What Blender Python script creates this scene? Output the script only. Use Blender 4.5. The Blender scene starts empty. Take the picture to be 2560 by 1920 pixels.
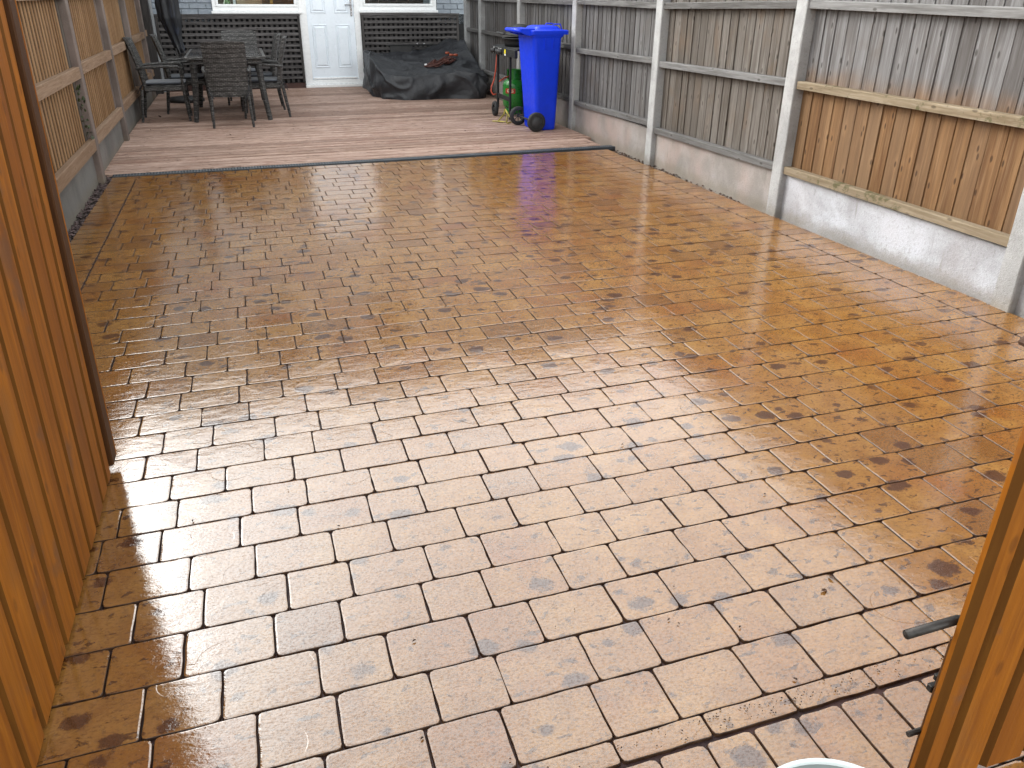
import bpy, math, random
from mathutils import Vector, Matrix, noise
R = math.radians
SC = bpy.context.scene
COL = SC.collection
rnd = random.Random(7)

# ------------------------------------------------------------------ camera, world, sun, exposure
yaw, pitch, roll, fpx, camh = 0.3070, 0.4579, 0.0084, 1988.22, 1.3583
fwd = Vector((math.sin(yaw)*math.cos(pitch), math.cos(yaw)*math.cos(pitch), -math.sin(pitch)))
rgt = Vector((math.cos(yaw), -math.sin(yaw), 0)); upv = rgt.cross(fwd)
r2 = rgt*math.cos(roll) + upv*math.sin(roll); u2 = -rgt*math.sin(roll) + upv*math.cos(roll)
cd = bpy.data.cameras.new('camera'); cam = bpy.data.objects.new('camera', cd); COL.objects.link(cam)
cd.sensor_width = 36; cd.lens = 36*fpx/2560; cd.clip_start = 0.02; cd.clip_end = 600
cam.matrix_world = Matrix(((r2.x, u2.x, -fwd.x, 0), (r2.y, u2.y, -fwd.y, 0), (r2.z, u2.z, -fwd.z, camh), (0, 0, 0, 1)))
SC.camera = cam

SUN_EL, SUN_AZ = 30.0, -43.0            # azimuth from +Y towards +X
W = bpy.data.worlds.new('World'); SC.world = W; W.use_nodes = True
wn = W.node_tree.nodes; wl = W.node_tree.links; wn.clear()
sky = wn.new('ShaderNodeTexSky'); sky.sky_type = 'NISHITA'; sky.sun_disc = False
sky.sun_elevation = R(SUN_EL); sky.sun_rotation = R(SUN_AZ); sky.dust_density = 2.0; sky.air_density = 1.0
hs = wn.new('ShaderNodeHueSaturation'); hs.inputs['Saturation'].default_value = 0.10
tc = wn.new('ShaderNodeTexCoord'); cn = wn.new('ShaderNodeTexNoise'); cn.inputs['Scale'].default_value = 2.2; cn.inputs['Detail'].default_value = 5
mr = wn.new('ShaderNodeMapRange'); mr.inputs['From Min'].default_value = .3; mr.inputs['From Max'].default_value = .7
mr.inputs['To Min'].default_value = .82; mr.inputs['To Max'].default_value = 1.25
mx = wn.new('ShaderNodeMix'); mx.data_type = 'RGBA'; mx.blend_type = 'MULTIPLY'; mx.inputs[0].default_value = 1
bg = wn.new('ShaderNodeBackground'); bg.inputs['Strength'].default_value = 0.15
wo = wn.new('ShaderNodeOutputWorld')
wl.new(sky.outputs[0], hs.inputs['Color']); wl.new(tc.outputs['Generated'], cn.inputs['Vector']); wl.new(cn.outputs[0], mr.inputs[0])
hz = wn.new('ShaderNodeMix'); hz.data_type = 'RGBA'; hz.blend_type = 'MULTIPLY'; hz.inputs[0].default_value = 1; hz.inputs[7].default_value = (1.02, 1.02, .985, 1)   # cloud veil, a touch creamy
wl.new(hs.outputs[0], hz.inputs[6]); wl.new(hz.outputs[2], mx.inputs[6]); wl.new(mr.outputs[0], mx.inputs[7]); wl.new(mx.outputs[2], bg.inputs['Color']); wl.new(bg.outputs[0], wo.inputs[0])
sd = bpy.data.lights.new('sun', 'SUN'); sd.energy = 0.52; sd.angle = R(56); sd.color = (1, .98, .945)
so = bpy.data.objects.new('sun', sd); COL.objects.link(so)
sv = Vector((math.sin(R(SUN_AZ))*math.cos(R(SUN_EL)), math.cos(R(SUN_AZ))*math.cos(R(SUN_EL)), math.sin(R(SUN_EL))))
so.rotation_euler = sv.to_track_quat('Z', 'Y').to_euler(); so.location = (0, 0, 12)
SC.view_settings.view_transform = 'Standard'; SC.view_settings.look = 'None'
SC.view_settings.exposure = 2.24; SC.view_settings.gamma = 1; SC.view_settings.use_curve_mapping = False

# ------------------------------------------------------------------ helpers
class MB:
    def __init__(s): s.v = []; s.f = []; s.m = None
    def add(s, vs, fs):
        o = len(s.v); s.v += [tuple(v) for v in vs]; s.f += [tuple(i+o for i in f) for f in fs]; return s
    def box(s, x0, x1, y0, y1, z0, z1, b=0.0):
        if b <= 0:
            vs = [(x, y, z) for z in (z0, z1) for y in (y0, y1) for x in (x0, x1)]
            return s.add(vs, [(0, 2, 3, 1), (4, 5, 7, 6), (0, 1, 5, 4), (2, 6, 7, 3), (0, 4, 6, 2), (1, 3, 7, 5)])
        vs = []; X = (x0, x1); Y = (y0, y1); Z = (z0, z1)
        idx = {}
        for i in (0, 1):
            for j in (0, 1):
                for k in (0, 1):
                    sx, sy, sz = (1, -1)[i], (1, -1)[j], (1, -1)[k]
                    idx[i, j, k, 0] = len(vs); vs.append((X[i], Y[j]+sy*b, Z[k]+sz*b))
                    idx[i, j, k, 1] = len(vs); vs.append((X[i]+sx*b, Y[j], Z[k]+sz*b))
                    idx[i, j, k, 2] = len(vs); vs.append((X[i]+sx*b, Y[j]+sy*b, Z[k]))
        fs = []
        q = idx
        fs += [(q[0,0,0,0], q[0,0,1,0], q[0,1,1,0], q[0,1,0,0]), (q[1,0,0,0], q[1,1,0,0], q[1,1,1,0], q[1,0,1,0]),
               (q[0,0,0,1], q[1,0,0,1], q[1,0,1,1], q[0,0,1,1]), (q[0,1,0,1], q[0,1,1,1], q[1,1,1,1], q[1,1,0,1]),
               (q[0,0,0,2], q[0,1,0,2], q[1,1,0,2], q[1,0,0,2]), (q[0,0,1,2], q[1,0,1,2], q[1,1,1,2], q[0,1,1,2])]
        for i in (0, 1):
            for j in (0, 1):
                fs.append((q[i,j,0,0], q[i,j,0,1], q[i,j,1,1], q[i,j,1,0]))
        for i in (0, 1):
            for k in (0, 1):
                fs.append((q[i,0,k,0], q[i,0,k,2], q[i,1,k,2], q[i,1,k,0]))
        for j in (0, 1):
            for k in (0, 1):
                fs.append((q[0,j,k,1], q[0,j,k,2], q[1,j,k,2], q[1,j,k,1]))
        for i in (0, 1):
            for j in (0, 1):
                for k in (0, 1):
                    fs.append((q[i,j,k,0], q[i,j,k,1], q[i,j,k,2]))
        return s.add(vs, fs)
    def tube(s, pts, rad, n=8, cap=True, sq=1.0):
        pts = [Vector(p) for p in pts]; rr = rad if isinstance(rad, (list, tuple)) else [rad]*len(pts)
        vs = []; fs = []; ref = None
        for i, p in enumerate(pts):
            t = (pts[min(i+1, len(pts)-1)]-pts[max(i-1, 0)]).normalized()
            if ref is None:
                ref = Vector((0, 0, 1)) if abs(t.z) < .9 else Vector((1, 0, 0))
            a = (ref - t*ref.dot(t)).normalized(); ref = a; b = t.cross(a)
            for k in range(n):
                an = 2*math.pi*k/n
                vs.append(p + a*math.cos(an)*rr[i] + b*math.sin(an)*rr[i]*sq)
        for i in range(len(pts)-1):
            for k in range(n):
                fs.append((i*n+k, i*n+(k+1) % n, (i+1)*n+(k+1) % n, (i+1)*n+k))
        if cap:
            fs.append(tuple(range(n))[::-1]); fs.append(tuple((len(pts)-1)*n+k for k in range(n)))
        return s.add(vs, fs)
    def lathe(s, prof, n=32, c=(0, 0, 0), axis='z'):
        vs = []; fs = []
        for (r, z) in prof:
            for k in range(n):
                a = 2*math.pi*k/n; x, y = r*math.cos(a), r*math.sin(a)
                p = (x, y, z) if axis == 'z' else ((x, z, y) if axis == 'y' else (z, x, y))
                vs.append((p[0]+c[0], p[1]+c[1], p[2]+c[2]))
        for i in range(len(prof)-1):
            for k in range(n):
                fs.append((i*n+k, i*n+(k+1) % n, (i+1)*n+(k+1) % n, (i+1)*n+k))
        return s.add(vs, fs)
    def grid(s, P):
        h = len(P); w = len(P[0]); vs = [p for r in P for p in r]
        return s.add(vs, [(i*w+j, i*w+j+1, (i+1)*w+j+1, (i+1)*w+j) for i in range(h-1) for j in range(w-1)])
    def xf(s, M): s.v = [tuple(M @ Vector(v)) for v in s.v]; return s
    def mesh(s, name, mat, smooth=False):
        me = bpy.data.meshes.new(name); me.from_pydata(s.v, [], s.f)
        import bmesh
        if not getattr(s, 'raw', False):
            bm = bmesh.new(); bm.from_mesh(me); bmesh.ops.recalc_face_normals(bm, faces=bm.faces); bm.to_mesh(me); bm.free()
        if mat: me.materials.append(mat)
        if smooth: me.polygons.foreach_set('use_smooth', [True]*len(me.polygons))
        me.update(); return me
    def build(s, name, mat, parent=None, smooth=False, **k):
        o = bpy.data.objects.new(name, s.mesh(name, mat, smooth)); COL.objects.link(o)
        if parent: o.parent = parent
        return prop(o, **k)

def prop(o, label=None, category=None, group=None, kind=None):
    for n, v in (('label', label), ('category', category), ('group', group), ('kind', kind)):
        if v: o[n] = v
    return o
def empty(name, loc=(0, 0, 0), rz=0, **k):
    o = bpy.data.objects.new(name, None); COL.objects.link(o); o.location = loc; o.rotation_euler = (0, 0, rz); o.empty_display_size = .1
    return prop(o, **k)
def inst(src, parent=None, loc=None):
    c = src.copy(); COL.objects.link(c)
    if parent: c.parent = parent
    if loc: c.location = loc
    return c
def copy_tree(o, parent=None):
    c = o.copy(); COL.objects.link(c)
    if parent: c.parent = parent
    for ch in [x for x in bpy.data.objects if x.parent == o]:
        copy_tree(ch, c)
    return c
def mod_subsurf(o, l=2):
    m = o.modifiers.new('sub', 'SUBSURF'); m.levels = l; m.render_levels = l; return o

# ------------------------------------------------------------------ material toolkit
class MT:
    def __init__(s, name):
        s.mat = bpy.data.materials.new(name); s.mat.use_nodes = True
        s.n = s.mat.node_tree.nodes; s.l = s.mat.node_tree.links
        s.b = s.n['Principled BSDF']
    def put(s, sock, v):
        if hasattr(v, 'is_output') or isinstance(v, bpy.types.NodeSocket): s.l.new(v, sock)
        else: sock.default_value = v
    def pos(s, scale=(1, 1, 1), obj=False, jit=0.0, rot=(0, 0, 0)):
        if obj: o = s.n.new('ShaderNodeTexCoord').outputs['Object']
        else: o = s.n.new('ShaderNodeNewGeometry').outputs['Position']
        if jit:
            oi = s.n.new('ShaderNodeObjectInfo').outputs['Random']
            m = s.math('MULTIPLY', oi, jit); c = s.n.new('ShaderNodeCombineXYZ')
            for i in range(3): s.l.new(m, c.inputs[i])
            a = s.n.new('ShaderNodeVectorMath'); a.operation = 'ADD'; s.l.new(o, a.inputs[0]); s.l.new(c.outputs[0], a.inputs[1]); o = a.outputs[0]
        mp = s.n.new('ShaderNodeMapping'); s.l.new(o, mp.inputs[0]); mp.inputs['Scale'].default_value = scale; mp.inputs['Rotation'].default_value = rot
        return mp.outputs[0]
    def noise(s, vec, scale, detail=4, rough=.5, dist=0, out=0):
        n = s.n.new('ShaderNodeTexNoise'); s.l.new(vec, n.inputs['Vector']); n.inputs['Scale'].default_value = scale
        n.inputs['Detail'].default_value = detail; n.inputs['Roughness'].default_value = rough; n.inputs['Distortion'].default_value = dist
        return n.outputs[out]
    def vor(s, vec, scale, feature='F1', out='Distance', rand=1):
        n = s.n.new('ShaderNodeTexVoronoi'); n.feature = feature; s.l.new(vec, n.inputs['Vector']); n.inputs['Scale'].default_value = scale
        n.inputs['Randomness'].default_value = rand
        return n.outputs[out]
    def ramp(s, fac, a, b, lo=0., hi=1.):
        m = s.n.new('ShaderNodeMapRange'); m.interpolation_type = 'SMOOTHSTEP'; s.put(m.inputs[0], fac)
        m.inputs[1].default_value = a; m.inputs[2].default_value = b; m.inputs[3].default_value = lo; m.inputs[4].default_value = hi
        return m.outputs[0]
    def math(s, op, a, b=0.):
        m = s.n.new('ShaderNodeMath'); m.operation = op; s.put(m.inputs[0], a); s.put(m.inputs[1], b); return m.outputs[0]
    def mix(s, fac, a, b, mode='MIX'):
        m = s.n.new('ShaderNodeMix'); m.data_type = 'RGBA'; m.blend_type = mode
        s.put(m.inputs[0], fac)
        for k, v in ((6, a), (7, b)):
            if isinstance(v, (tuple, list)): v = tuple(v)+((1,) if len(v) == 3 else ())
            s.put(m.inputs[k], v)
        return m.outputs[2]
    def bump(s, h, strength, dist=.01, nrm=None):
        b = s.n.new('ShaderNodeBump'); s.put(b.inputs['Height'], h); b.inputs['Strength'].default_value = strength; b.inputs['Distance'].default_value = dist
        if nrm: s.l.new(nrm, b.inputs['Normal'])
        return b.outputs[0]
    def rand(s): return s.n.new('ShaderNodeObjectInfo').outputs['Random']
    def attr(s, name):
        a = s.n.new('ShaderNodeAttribute'); a.attribute_name = name; return a.outputs['Fac']
    def sep(s, vec, i):
        x = s.n.new('ShaderNodeSeparateXYZ'); s.l.new(vec, x.inputs[0]); return x.outputs[i]
    def set(s, **k):
        names = dict(col='Base Color', rough='Roughness', metal='Metallic', nrm='Normal', coat='Coat Weight', crough='Coat Roughness', cior='Coat IOR', cnrm='Coat Normal', spec='Specular IOR Level', trans='Transmission Weight', ior='IOR', sheen='Sheen Weight', alpha='Alpha')
        for a, v in k.items():
            if a == 'col' and isinstance(v, tuple) and len(v) == 3: v = v+(1,)
            s.put(s.b.inputs[names[a]], v)
        return s.mat

def plain(name, col, rough=.5, metal=0, var=.12, bs=0.0, bscale=80, **k):
    m = MT(name); p = m.pos(obj=True)
    n = m.noise(p, 9, 5, .6)
    c = m.mix(m.ramp(n, .3, .7), tuple(x*(1-var) for x in col), tuple(min(1, x*(1+var)) for x in col))
    m.set(col=c, rough=m.ramp(m.noise(p, 30, 3), .3, .7, max(0, rough-.06), min(1, rough+.08)), metal=metal, **k)
    if bs: m.set(nrm=m.bump(m.noise(p, bscale, 4, .6), bs, .004))
    return m.mat

# --- imprinted concrete
def edge_material():
    m = MT('concrete_joint_edge'); p = m.pos()
    c = m.mix(m.ramp(m.noise(p, 40, 4), .3, .7), (.030, .014, .008), (.070, .036, .018))
    m.set(col=c, rough=.5, spec=.3, nrm=m.bump(m.noise(p, 150, 4), .5, .003), coat=.35, crough=.25)
    return m.mat
EDGE = edge_material()
def tile_material():
    m = MT('wet_imprinted_concrete'); p = m.pos()
    t = m.attr('tint')
    big = m.noise(p, .9, 3, .5); mid = m.noise(p, 4.5, 4, .55, .6)
    c = m.mix(m.ramp(big, .35, .65), (0.2208, 0.0964, 0.0171), (0.1955, 0.0729, 0.0150))
    c = m.mix(m.ramp(mid, .40, .70), c, (0.2654, 0.1303, 0.0311))
    c = m.mix(m.ramp(m.noise(m.pos((1, 1, 1), rot=(0, 0, .7)), 2.3, 4, .6), .52, .72, 0, .65), c, (0.1815, 0.0547, 0.0135))
    c = m.mix(m.ramp(t, .0, .7, .0, .40), c, (0.2793, 0.1537, 0.0518))
    c = m.mix(m.ramp(t, .85, 1.0, 0, .6), c, (0.1187, 0.0443, 0.0114))
    c = m.mix(m.ramp(m.noise(p, 11, 5, .65, .5), .42, .66, 0, .40), c, (0.1396, 0.0560, 0.0114))
    # release-powder blotches
    wobn = m.math('MULTIPLY', m.math('SUBTRACT', m.noise(p, 26, 4, .6), .5), .55)
    vn = m.n.new('ShaderNodeTexVoronoi'); m.l.new(m.pos((1, 1.3, .0), rot=(0, 0, .35)), vn.inputs['Vector'])
    vn.inputs['Scale'].default_value = 8.5
    cs = m.sep(vn.outputs['Color'], 0)
    rad = m.math('ADD', m.math('MULTIPLY', cs, .31), m.math('MULTIPLY', m.ramp(m.noise(p, 1.1, 2), .35, .65), .06))
    b1 = m.ramp(m.math('SUBTRACT', m.math('ADD', vn.outputs['Distance'], wobn), rad), -.06, .07, .88, 0)
    b1 = m.math('MULTIPLY', b1, m.ramp(m.sep(vn.outputs['Color'], 1), .05, .25))
    b2 = m.ramp(m.noise(m.pos((1, 1.6, 1), rot=(0, 0, -.6)), 23, 3, .55, .5), .595, .67, 0, .75)
    c = m.mix(b1, c, (.046, .0145, .0075)); c = m.mix(b2, c, (.038, .0130, .0070))
    c = m.mix(m.ramp(m.noise(m.pos((1, 1.7, 1), rot=(0, 0, .2)), 80, 5, .7, .6), .46, .70, 0, .62), c, (.060, .026, .010))
    c = m.mix(m.ramp(m.noise(p, 55, 5, .7), .5, .75, 0, .35), c, (.070, .028, .009))
    sp = m.ramp(m.vor(p, 330), .0, .12, 1, 0)
    c = m.mix(m.math('MULTIPLY', sp, .3), c, (.27, .19, .09))
    pit = m.math('MULTIPLY', m.ramp(m.vor(p, 95), .03, .12, 1, 0), m.ramp(m.noise(p, 3.1, 2), .60, .68))
    c = m.mix(m.math('MULTIPLY', pit, .85), c, (.012, .010, .009))
    # relief: slate-like texture, chips, fine grit
    s1 = m.noise(m.pos((1, 2.3, 1), rot=(0, 0, .35)), 13, 5, .55, .5)
    s2 = m.noise(m.pos((1, 1.8, 1), rot=(0, 0, -.3)), 60, 4, .6, .4)
    mask = m.ramp(m.noise(p, 5.5, 2), .50, .62)
    chd = m.vor(m.pos((1, 1.3, 1), rot=(0, 0, .8)), 6.0); ch = m.math('MULTIPLY', m.ramp(chd, .52, .535), mask)
    n = m.bump(s1, .30, .010); n = m.bump(ch, .22, .0020, n); n = m.bump(s2, .14, .0036, n)
    rip = m.noise(m.pos((1, 1.5, 1), rot=(0, 0, .15)), 105, 3, .6, .6)
    spk = m.ramp(m.vor(p, 210), .06, .16, 1, 0)
    cn2 = m.bump(spk, .45, .0007, m.bump(m.noise(p, 270, 2, .6), .045, .0022, m.bump(ch, .15, .0022, m.bump(rip, .065, .0034, m.bump(s2, .05, .0036, m.bump(s1, .09, .010))))))
    wet = m.ramp(m.noise(p, 1.35, 3, .55, .4), .40, .62)
    side = m.ramp(m.sep(p, 0), .2, 1.8)
    cr = m.math('ADD', m.math('MULTIPLY', wet, .02), m.math('MULTIPLY', side, .02))
    m.set(col=c, rough=m.ramp(s2, .3, .7, .45, .62), spec=.0, nrm=n, coat=m.ramp(m.noise(m.pos((1, 1.5, 1), rot=(0, 0, .15)), 135, 3, .65, .5), .36, .54, .62, 1.0), crough=m.math('ADD', cr, .02), cior=2.3, cnrm=cn2)
    return m.mat
TILE = tile_material()
def joint_material():
    m = MT('dark_joint'); p = m.pos()
    c = m.mix(m.ramp(m.noise(p, 14, 4), .3, .7), (.022, .010, .010), (.050, .024, .022))
    m.set(col=c, rough=.55, spec=.25, nrm=m.bump(m.noise(p, 120, 5), .5, .004))
    return m.mat
JOINT = joint_material()

def wood(name, axis, cols, knots=.0, rough=.75, jit=37., grain=1., bump=.4, cut=None, coat=0.0, patch=None, gfreq=1.):
    """cols: dark, mid, light, plus stain; axis = grain direction in world coordinates"""
    m = MT(name); sc = [1, 1, 1]; sc['xyz'.index(axis)] = .045
    p = m.pos(jit=jit); ps = m.pos(tuple(sc), jit=jit)
    kn = None
    if knots:
        u = [q for q in 'xyz' if q != axis]; cc = m.n.new('ShaderNodeCombineXYZ')
        wob = m.math('MULTIPLY', m.noise(p, 25, 2), .02)
        m.l.new(m.math('ADD', m.math('MULTIPLY', m.math('ADD', m.sep(p, 'xyz'.index(u[0])), m.sep(p, 'xyz'.index(u[1]))), 8.0), wob), cc.inputs[0])
        m.l.new(m.math('ADD', m.math('MULTIPLY', m.sep(p, 'xyz'.index(axis)), 3.6), wob), cc.inputs[1])
        vn = m.n.new('ShaderNodeTexVoronoi'); vn.voronoi_dimensions = '2D'; m.l.new(cc.outputs[0], vn.inputs['Vector']); vn.inputs['Scale'].default_value = 1
        kn = vn.outputs['Distance']
    warp = None
    g1 = m.noise(ps, 42*gfreq, 5, .65, .4); g2 = m.noise(ps, 140*gfreq, 4, .6)
    c = m.mix(m.ramp(g1, .32, .68), cols[0], cols[1])
    c = m.mix(m.ramp(g2, .45, .75, 0, .7), c, cols[2])
    rr = m.rand()
    c = m.mix(m.math('MULTIPLY', rr, .45), c, m.mix(m.ramp(g1, .3, .7), cols[1], cols[2]))
    c = m.mix(m.ramp(m.math('FRACT', m.math('MULTIPLY', rr, 7.3)), .55, 1.0, 0, .5), c, cols[0])
    if len(cols) > 3:
        c = m.mix(m.ramp(m.noise(p, 2.4, 4, .6, .5), .5, .75, 0, .6), c, cols[3])
    if cut:      # weathering border at a height (sheltered timber below keeps its colour)
        z = m.sep(m.pos(), 2); zz = m.math('ADD', z, m.math('MULTIPLY', m.noise(p, 6, 4), .16))
        f = m.ramp(zz, cut[0], cut[1], 0, 1)
        cb = m.mix(m.ramp(g1, .32, .68), cut[2], cut[3]); cb = m.mix(m.ramp(g2, .45, .8, 0, .6), cb, cut[4])
        cb = m.mix(m.math('MULTIPLY', rr, .5), cb, cut[5])
        c = m.mix(f, cb, c)
    h = m.math('ADD', g1, m.math('MULTIPLY', g2, .5))
    if knots:
        k = m.ramp(kn, .035, .085, 1, 0); halo = m.ramp(kn, .06, .26, 1, 0)
        c = m.mix(m.math('MULTIPLY', halo, knots*.55), c, (1.35, 1.35, 1.35), 'MULTIPLY')
        c = m.mix(m.math('MULTIPLY', k, knots), c, (.26, .24, .22), 'MULTIPLY')
        h = m.math('ADD', h, m.math('MULTIPLY', halo, .6))
    if patch:
        c = m.mix(m.ramp(m.noise(p, patch[1], 5, .7), patch[2], patch[2]+.1, 0, patch[3]), c, patch[0])
    m.set(col=c, rough=rough, spec=.22, nrm=m.bump(h, bump, .004), coat=coat, crough=.3)
    return m.mat
GREY = wood('weathered_grey_timber', 'z', [(.040, .036, .034), (.100, .096, .094), (.190, .188, .192), (.075, .060, .048)], knots=.85, bump=.7, gfreq=.55)
GREYB = wood('weathered_grey_brown_timber', 'z', [(.046, .037, .029), (.100, .085, .072), (.175, .165, .155), (.105, .070, .044)], knots=.85, bump=.7, gfreq=.55)
TWO = wood('half_weathered_timber', 'z', [(.050, .044, .041), (.110, .106, .106), (.200, .198, .204), (.085, .070, .058)], knots=.85, bump=.7,
           cut=(.86, 1.06, (.080, .036, .012), (.155, .083, .034), (.215, .135, .072), (.135, .095, .062)), gfreq=.55)
RAILG = wood('grey_rail_timber', 'y', [(.050, .046, .043), (.120, .118, .116), (.200, .198, .198)], knots=.8)
RAILT = wood('tan_rail_timber', 'y', [(.105, .075, .042), (.190, .150, .100), (.260, .220, .165)], knots=.7, patch=((.045, .045, .012), 7, .54, .75))
SLAT = wood('tan_slat_timber', 'z', [(0.1617, 0.0826, 0.0330), (0.2785, 0.1628, 0.0802), (0.3717, 0.2419, 0.1357), (0.1982, 0.1180, 0.0708)], knots=.4)
RAILL = wood('pale_rail_timber', 'y', [(0.1680, 0.1030, 0.0616), (0.2520, 0.1680, 0.1098), (0.3080, 0.2240, 0.1624)], knots=.4)
DECK = wood('weathered_deck_timber', 'x', [(0.1381, 0.0800, 0.0561), (0.3823, 0.2633, 0.2025), (0.6514, 0.4976, 0.4331), (0.2443, 0.1346, 0.1013)], knots=.6, rough=.5, bump=.9, patch=((0.0814, 0.0464, 0.0329), 10, .58, .5))
GATE = wood('orange_stained_gate_timber', 'z', [(0.1449, 0.0412, 0.0011), (0.2402, 0.0762, 0.0011), (0.3199, 0.1153, 0.0080), (0.1280, 0.0571, 0.0184)], knots=.45, rough=.62, bump=.35, gfreq=.6, patch=((0.1014, 0.0518, 0.0276), 3.1, .56, .55))
GATED = wood('brown_stained_gate_timber', 'z', [(.040, .014, .003), (.060, .023, .005), (.085, .036, .010)], rough=.6, bump=.25)
GATEM = wood('gate_groove_brown', 'z', [(.075, .026, .001), (.105, .038, .0015), (.13, .05, .004)], rough=.65, bump=.2)
LATT = wood('charcoal_lattice_timber', 'x', [(0.0336, 0.0308, 0.0308), (0.0980, 0.0924, 0.0924), (0.1680, 0.1610, 0.1610)], knots=.5, rough=.7)
LATTV = wood('charcoal_lattice_upright', 'z', [(0.0240, 0.0216, 0.0216), (0.0600, 0.0552, 0.0540), (0.0960, 0.0900, 0.0864)], rough=.7)

def concrete(name, base, light, pink, grain=1.):
    m = MT(name); p = m.pos()
    z = m.sep(p, 2)
    n1 = m.noise(p, 3, 5, .6, .3); n2 = m.noise(p, 70, 6, .75); n3 = m.vor(p, 120)
    c = m.mix(m.ramp(n1, .35, .65), base, light)
    c = m.mix(m.ramp(m.noise(m.pos((1, 1, .7)), 2.2, 3, .5), .45, .7, 0, pink), c, (.34, .25, .22))
    c = m.mix(m.ramp(n2, .50, .72, 0, .45), c, (.13, .125, .11))
    c = m.mix(m.ramp(m.noise(m.pos((9, 9, 1.2)), 3, 4, .6), .62, .74, 0, .45), c, (.15, .14, .115))
    zz = m.math('ADD', z, m.math('MULTIPLY', m.noise(p, 12, 5, .7), .12))
    c = m.mix(m.ramp(zz, .06, .15, .55, 0), c, (.17, .14, .10))
    c = m.mix(m.ramp(n3, .02, .10, .3, 0), c, (.10, .095, .085))
    m.set(col=c, rough=.85, nrm=m.bump(m.math('ADD', n2, m.math('MULTIPLY', m.noise(p, 220, 4), .5)), .6*grain, .006))
    return m.mat
CONC = concrete('rough_pale_concrete', (0.2862, 0.2907, 0.3087), (0.4347, 0.4527, 0.4959), .12, 1.5)
CONCP = concrete('pinkish_concrete', (0.199, 0.179, 0.166), (0.294, 0.270, 0.255), .7, 1.3)
CONCD = concrete('grey_concrete', (0.108, 0.105, 0.098), (0.162, 0.156, 0.146), .2)
POST = concrete('mottled_post_concrete', (0.2466, 0.2484, 0.2484), (0.3645, 0.3699, 0.3717), .08, 1.8)
POSTD = concrete('dull_post_concrete', (0.108, 0.082, 0.070), (0.159, 0.128, 0.113), .35, 1.)

def soilm():
    m = MT('dark_soil'); p = m.pos()
    c = m.mix(m.ramp(m.noise(p, 25, 6, .7), .3, .7), (.018, .014, .011), (.06, .045, .035))
    m.set(col=c, rough=.95, nrm=m.bump(m.noise(p, 60, 5), 1, .02)); return m.mat
SOIL = soilm()
def grassm():
    m = MT('rough_ground'); p = m.pos()
    c = m.mix(m.ramp(m.noise(p, 1.5, 6, .7), .3, .7), (.05, .07, .025), (.09, .10, .04))
    m.set(col=c, rough=.95, nrm=m.bump(m.noise(p, 30, 5), 1, .03)); return m.mat
GROUNDM = grassm()
BLUEBRICK = None
def brickm():
    m = MT('painted_blue_grey_brick'); p = m.pos()
    c = m.mix(m.ramp(m.noise(p, 20, 5, .6), .3, .7), (.215, .25, .295), (.29, .33, .375))
    c = m.mix(m.math('MULTIPLY', m.rand(), .4), c, (.235, .27, .31))
    m.set(col=c, rough=.65, nrm=m.bump(m.noise(p, 75, 5, .6), .8, .008)); return m.mat
BRICK = brickm()
def facade():
    m = MT('painted_brick_wall'); g = m.n.new('ShaderNodeTexCoord').outputs['Object']
    mp = m.n.new('ShaderNodeMapping'); m.l.new(g, mp.inputs[0]); mp.inputs['Rotation'].default_value = (R(90), 0, 0)
    b = m.n.new('ShaderNodeTexBrick'); m.l.new(mp.outputs[0], b.inputs['Vector']); b.inputs['Scale'].default_value = 1
    b.inputs['Brick Width'].default_value = .225; b.inputs['Row Height'].default_value = .075; b.inputs['Mortar Size'].default_value = .008
    b.inputs['Color1'].default_value = (.27, .31, .35, 1); b.inputs['Color2'].default_value = (.31, .35, .39, 1); b.inputs['Mortar'].default_value = (.36, .40, .44, 1)
    m.set(col=b.outputs[0], rough=.7, nrm=m.bump(b.outputs[1], .5, .01)); return m.mat
FACADE = facade()
MORTAR = plain('painted_mortar', (.27, .305, .34), .75, bs=.4)
UPVC = plain('white_plastic_frame', (.82, .84, .85), .28, var=.02)
DOORM = plain('white_door_skin', (.76, .83, .90), .32, var=.025, bs=.08, bscale=160)
CHROME = plain('dull_chrome', (.42, .42, .43), .25, 1)
DARKWALL = plain('very_dark_wall', (.006, .006, .007), .8)  # near-black wall colour behind the lattice
REDBASE = plain('red_brown_base', (.055, .022, .016), .6, var=.3)
ROOF = plain('grey_brown_roof_tile', (.10, .075, .06), .8, var=.25, bs=.5, bscale=30)
BLACKM = plain('satin_black_metal', (.016, .017, .018), .55, .0, spec=.3)
BLACKP = plain('black_plastic', (.022, .022, .023), .5)
RUBBER = plain('black_rubber', (.020, .020, .021), .72, bs=.2)
HUB = plain('dark_grey_plastic_hub', (.035, .038, .042), .5)
GRATE = plain('blue_grey_plastic_grate', (.045, .055, .065), .5, var=.25)
BLUE = plain('blue_bin_plastic', (.004, .038, .66), .34, var=.06, spec=.35)
WHITE = plain('white_print', (.75, .75, .75), .5, var=.02)
GREEN = plain('green_painted_steel', (.018, .20, .028), .32, coat=.3)
RED = plain('red_badge_print', (.42, .025, .015), .4)
YELLOW = plain('yellow_webbing', (.50, .43, .10), .7)
YLABEL = plain('yellow_warning_sticker', (.80, .68, .02), .5, var=.02)
HOSE = plain('orange_red_rubber_hose', (.42, .055, .022), .45)
CORD = plain('red_brown_cord', (.070, .020, .013), .55)
ORANGE = plain('bright_orange_plastic', (.30, .065, .03), .4)
GALV = plain('grey_bucket_plastic', (.15, .175, .17), .42, var=.12)
RIM = plain('pale_bucket_rim', (.55, .60, .60), .3, var=.03)
IRON = plain('rusty_dark_iron', (.035, .032, .030), .5, .6, var=.5, bs=.4, bscale=90)
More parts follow.
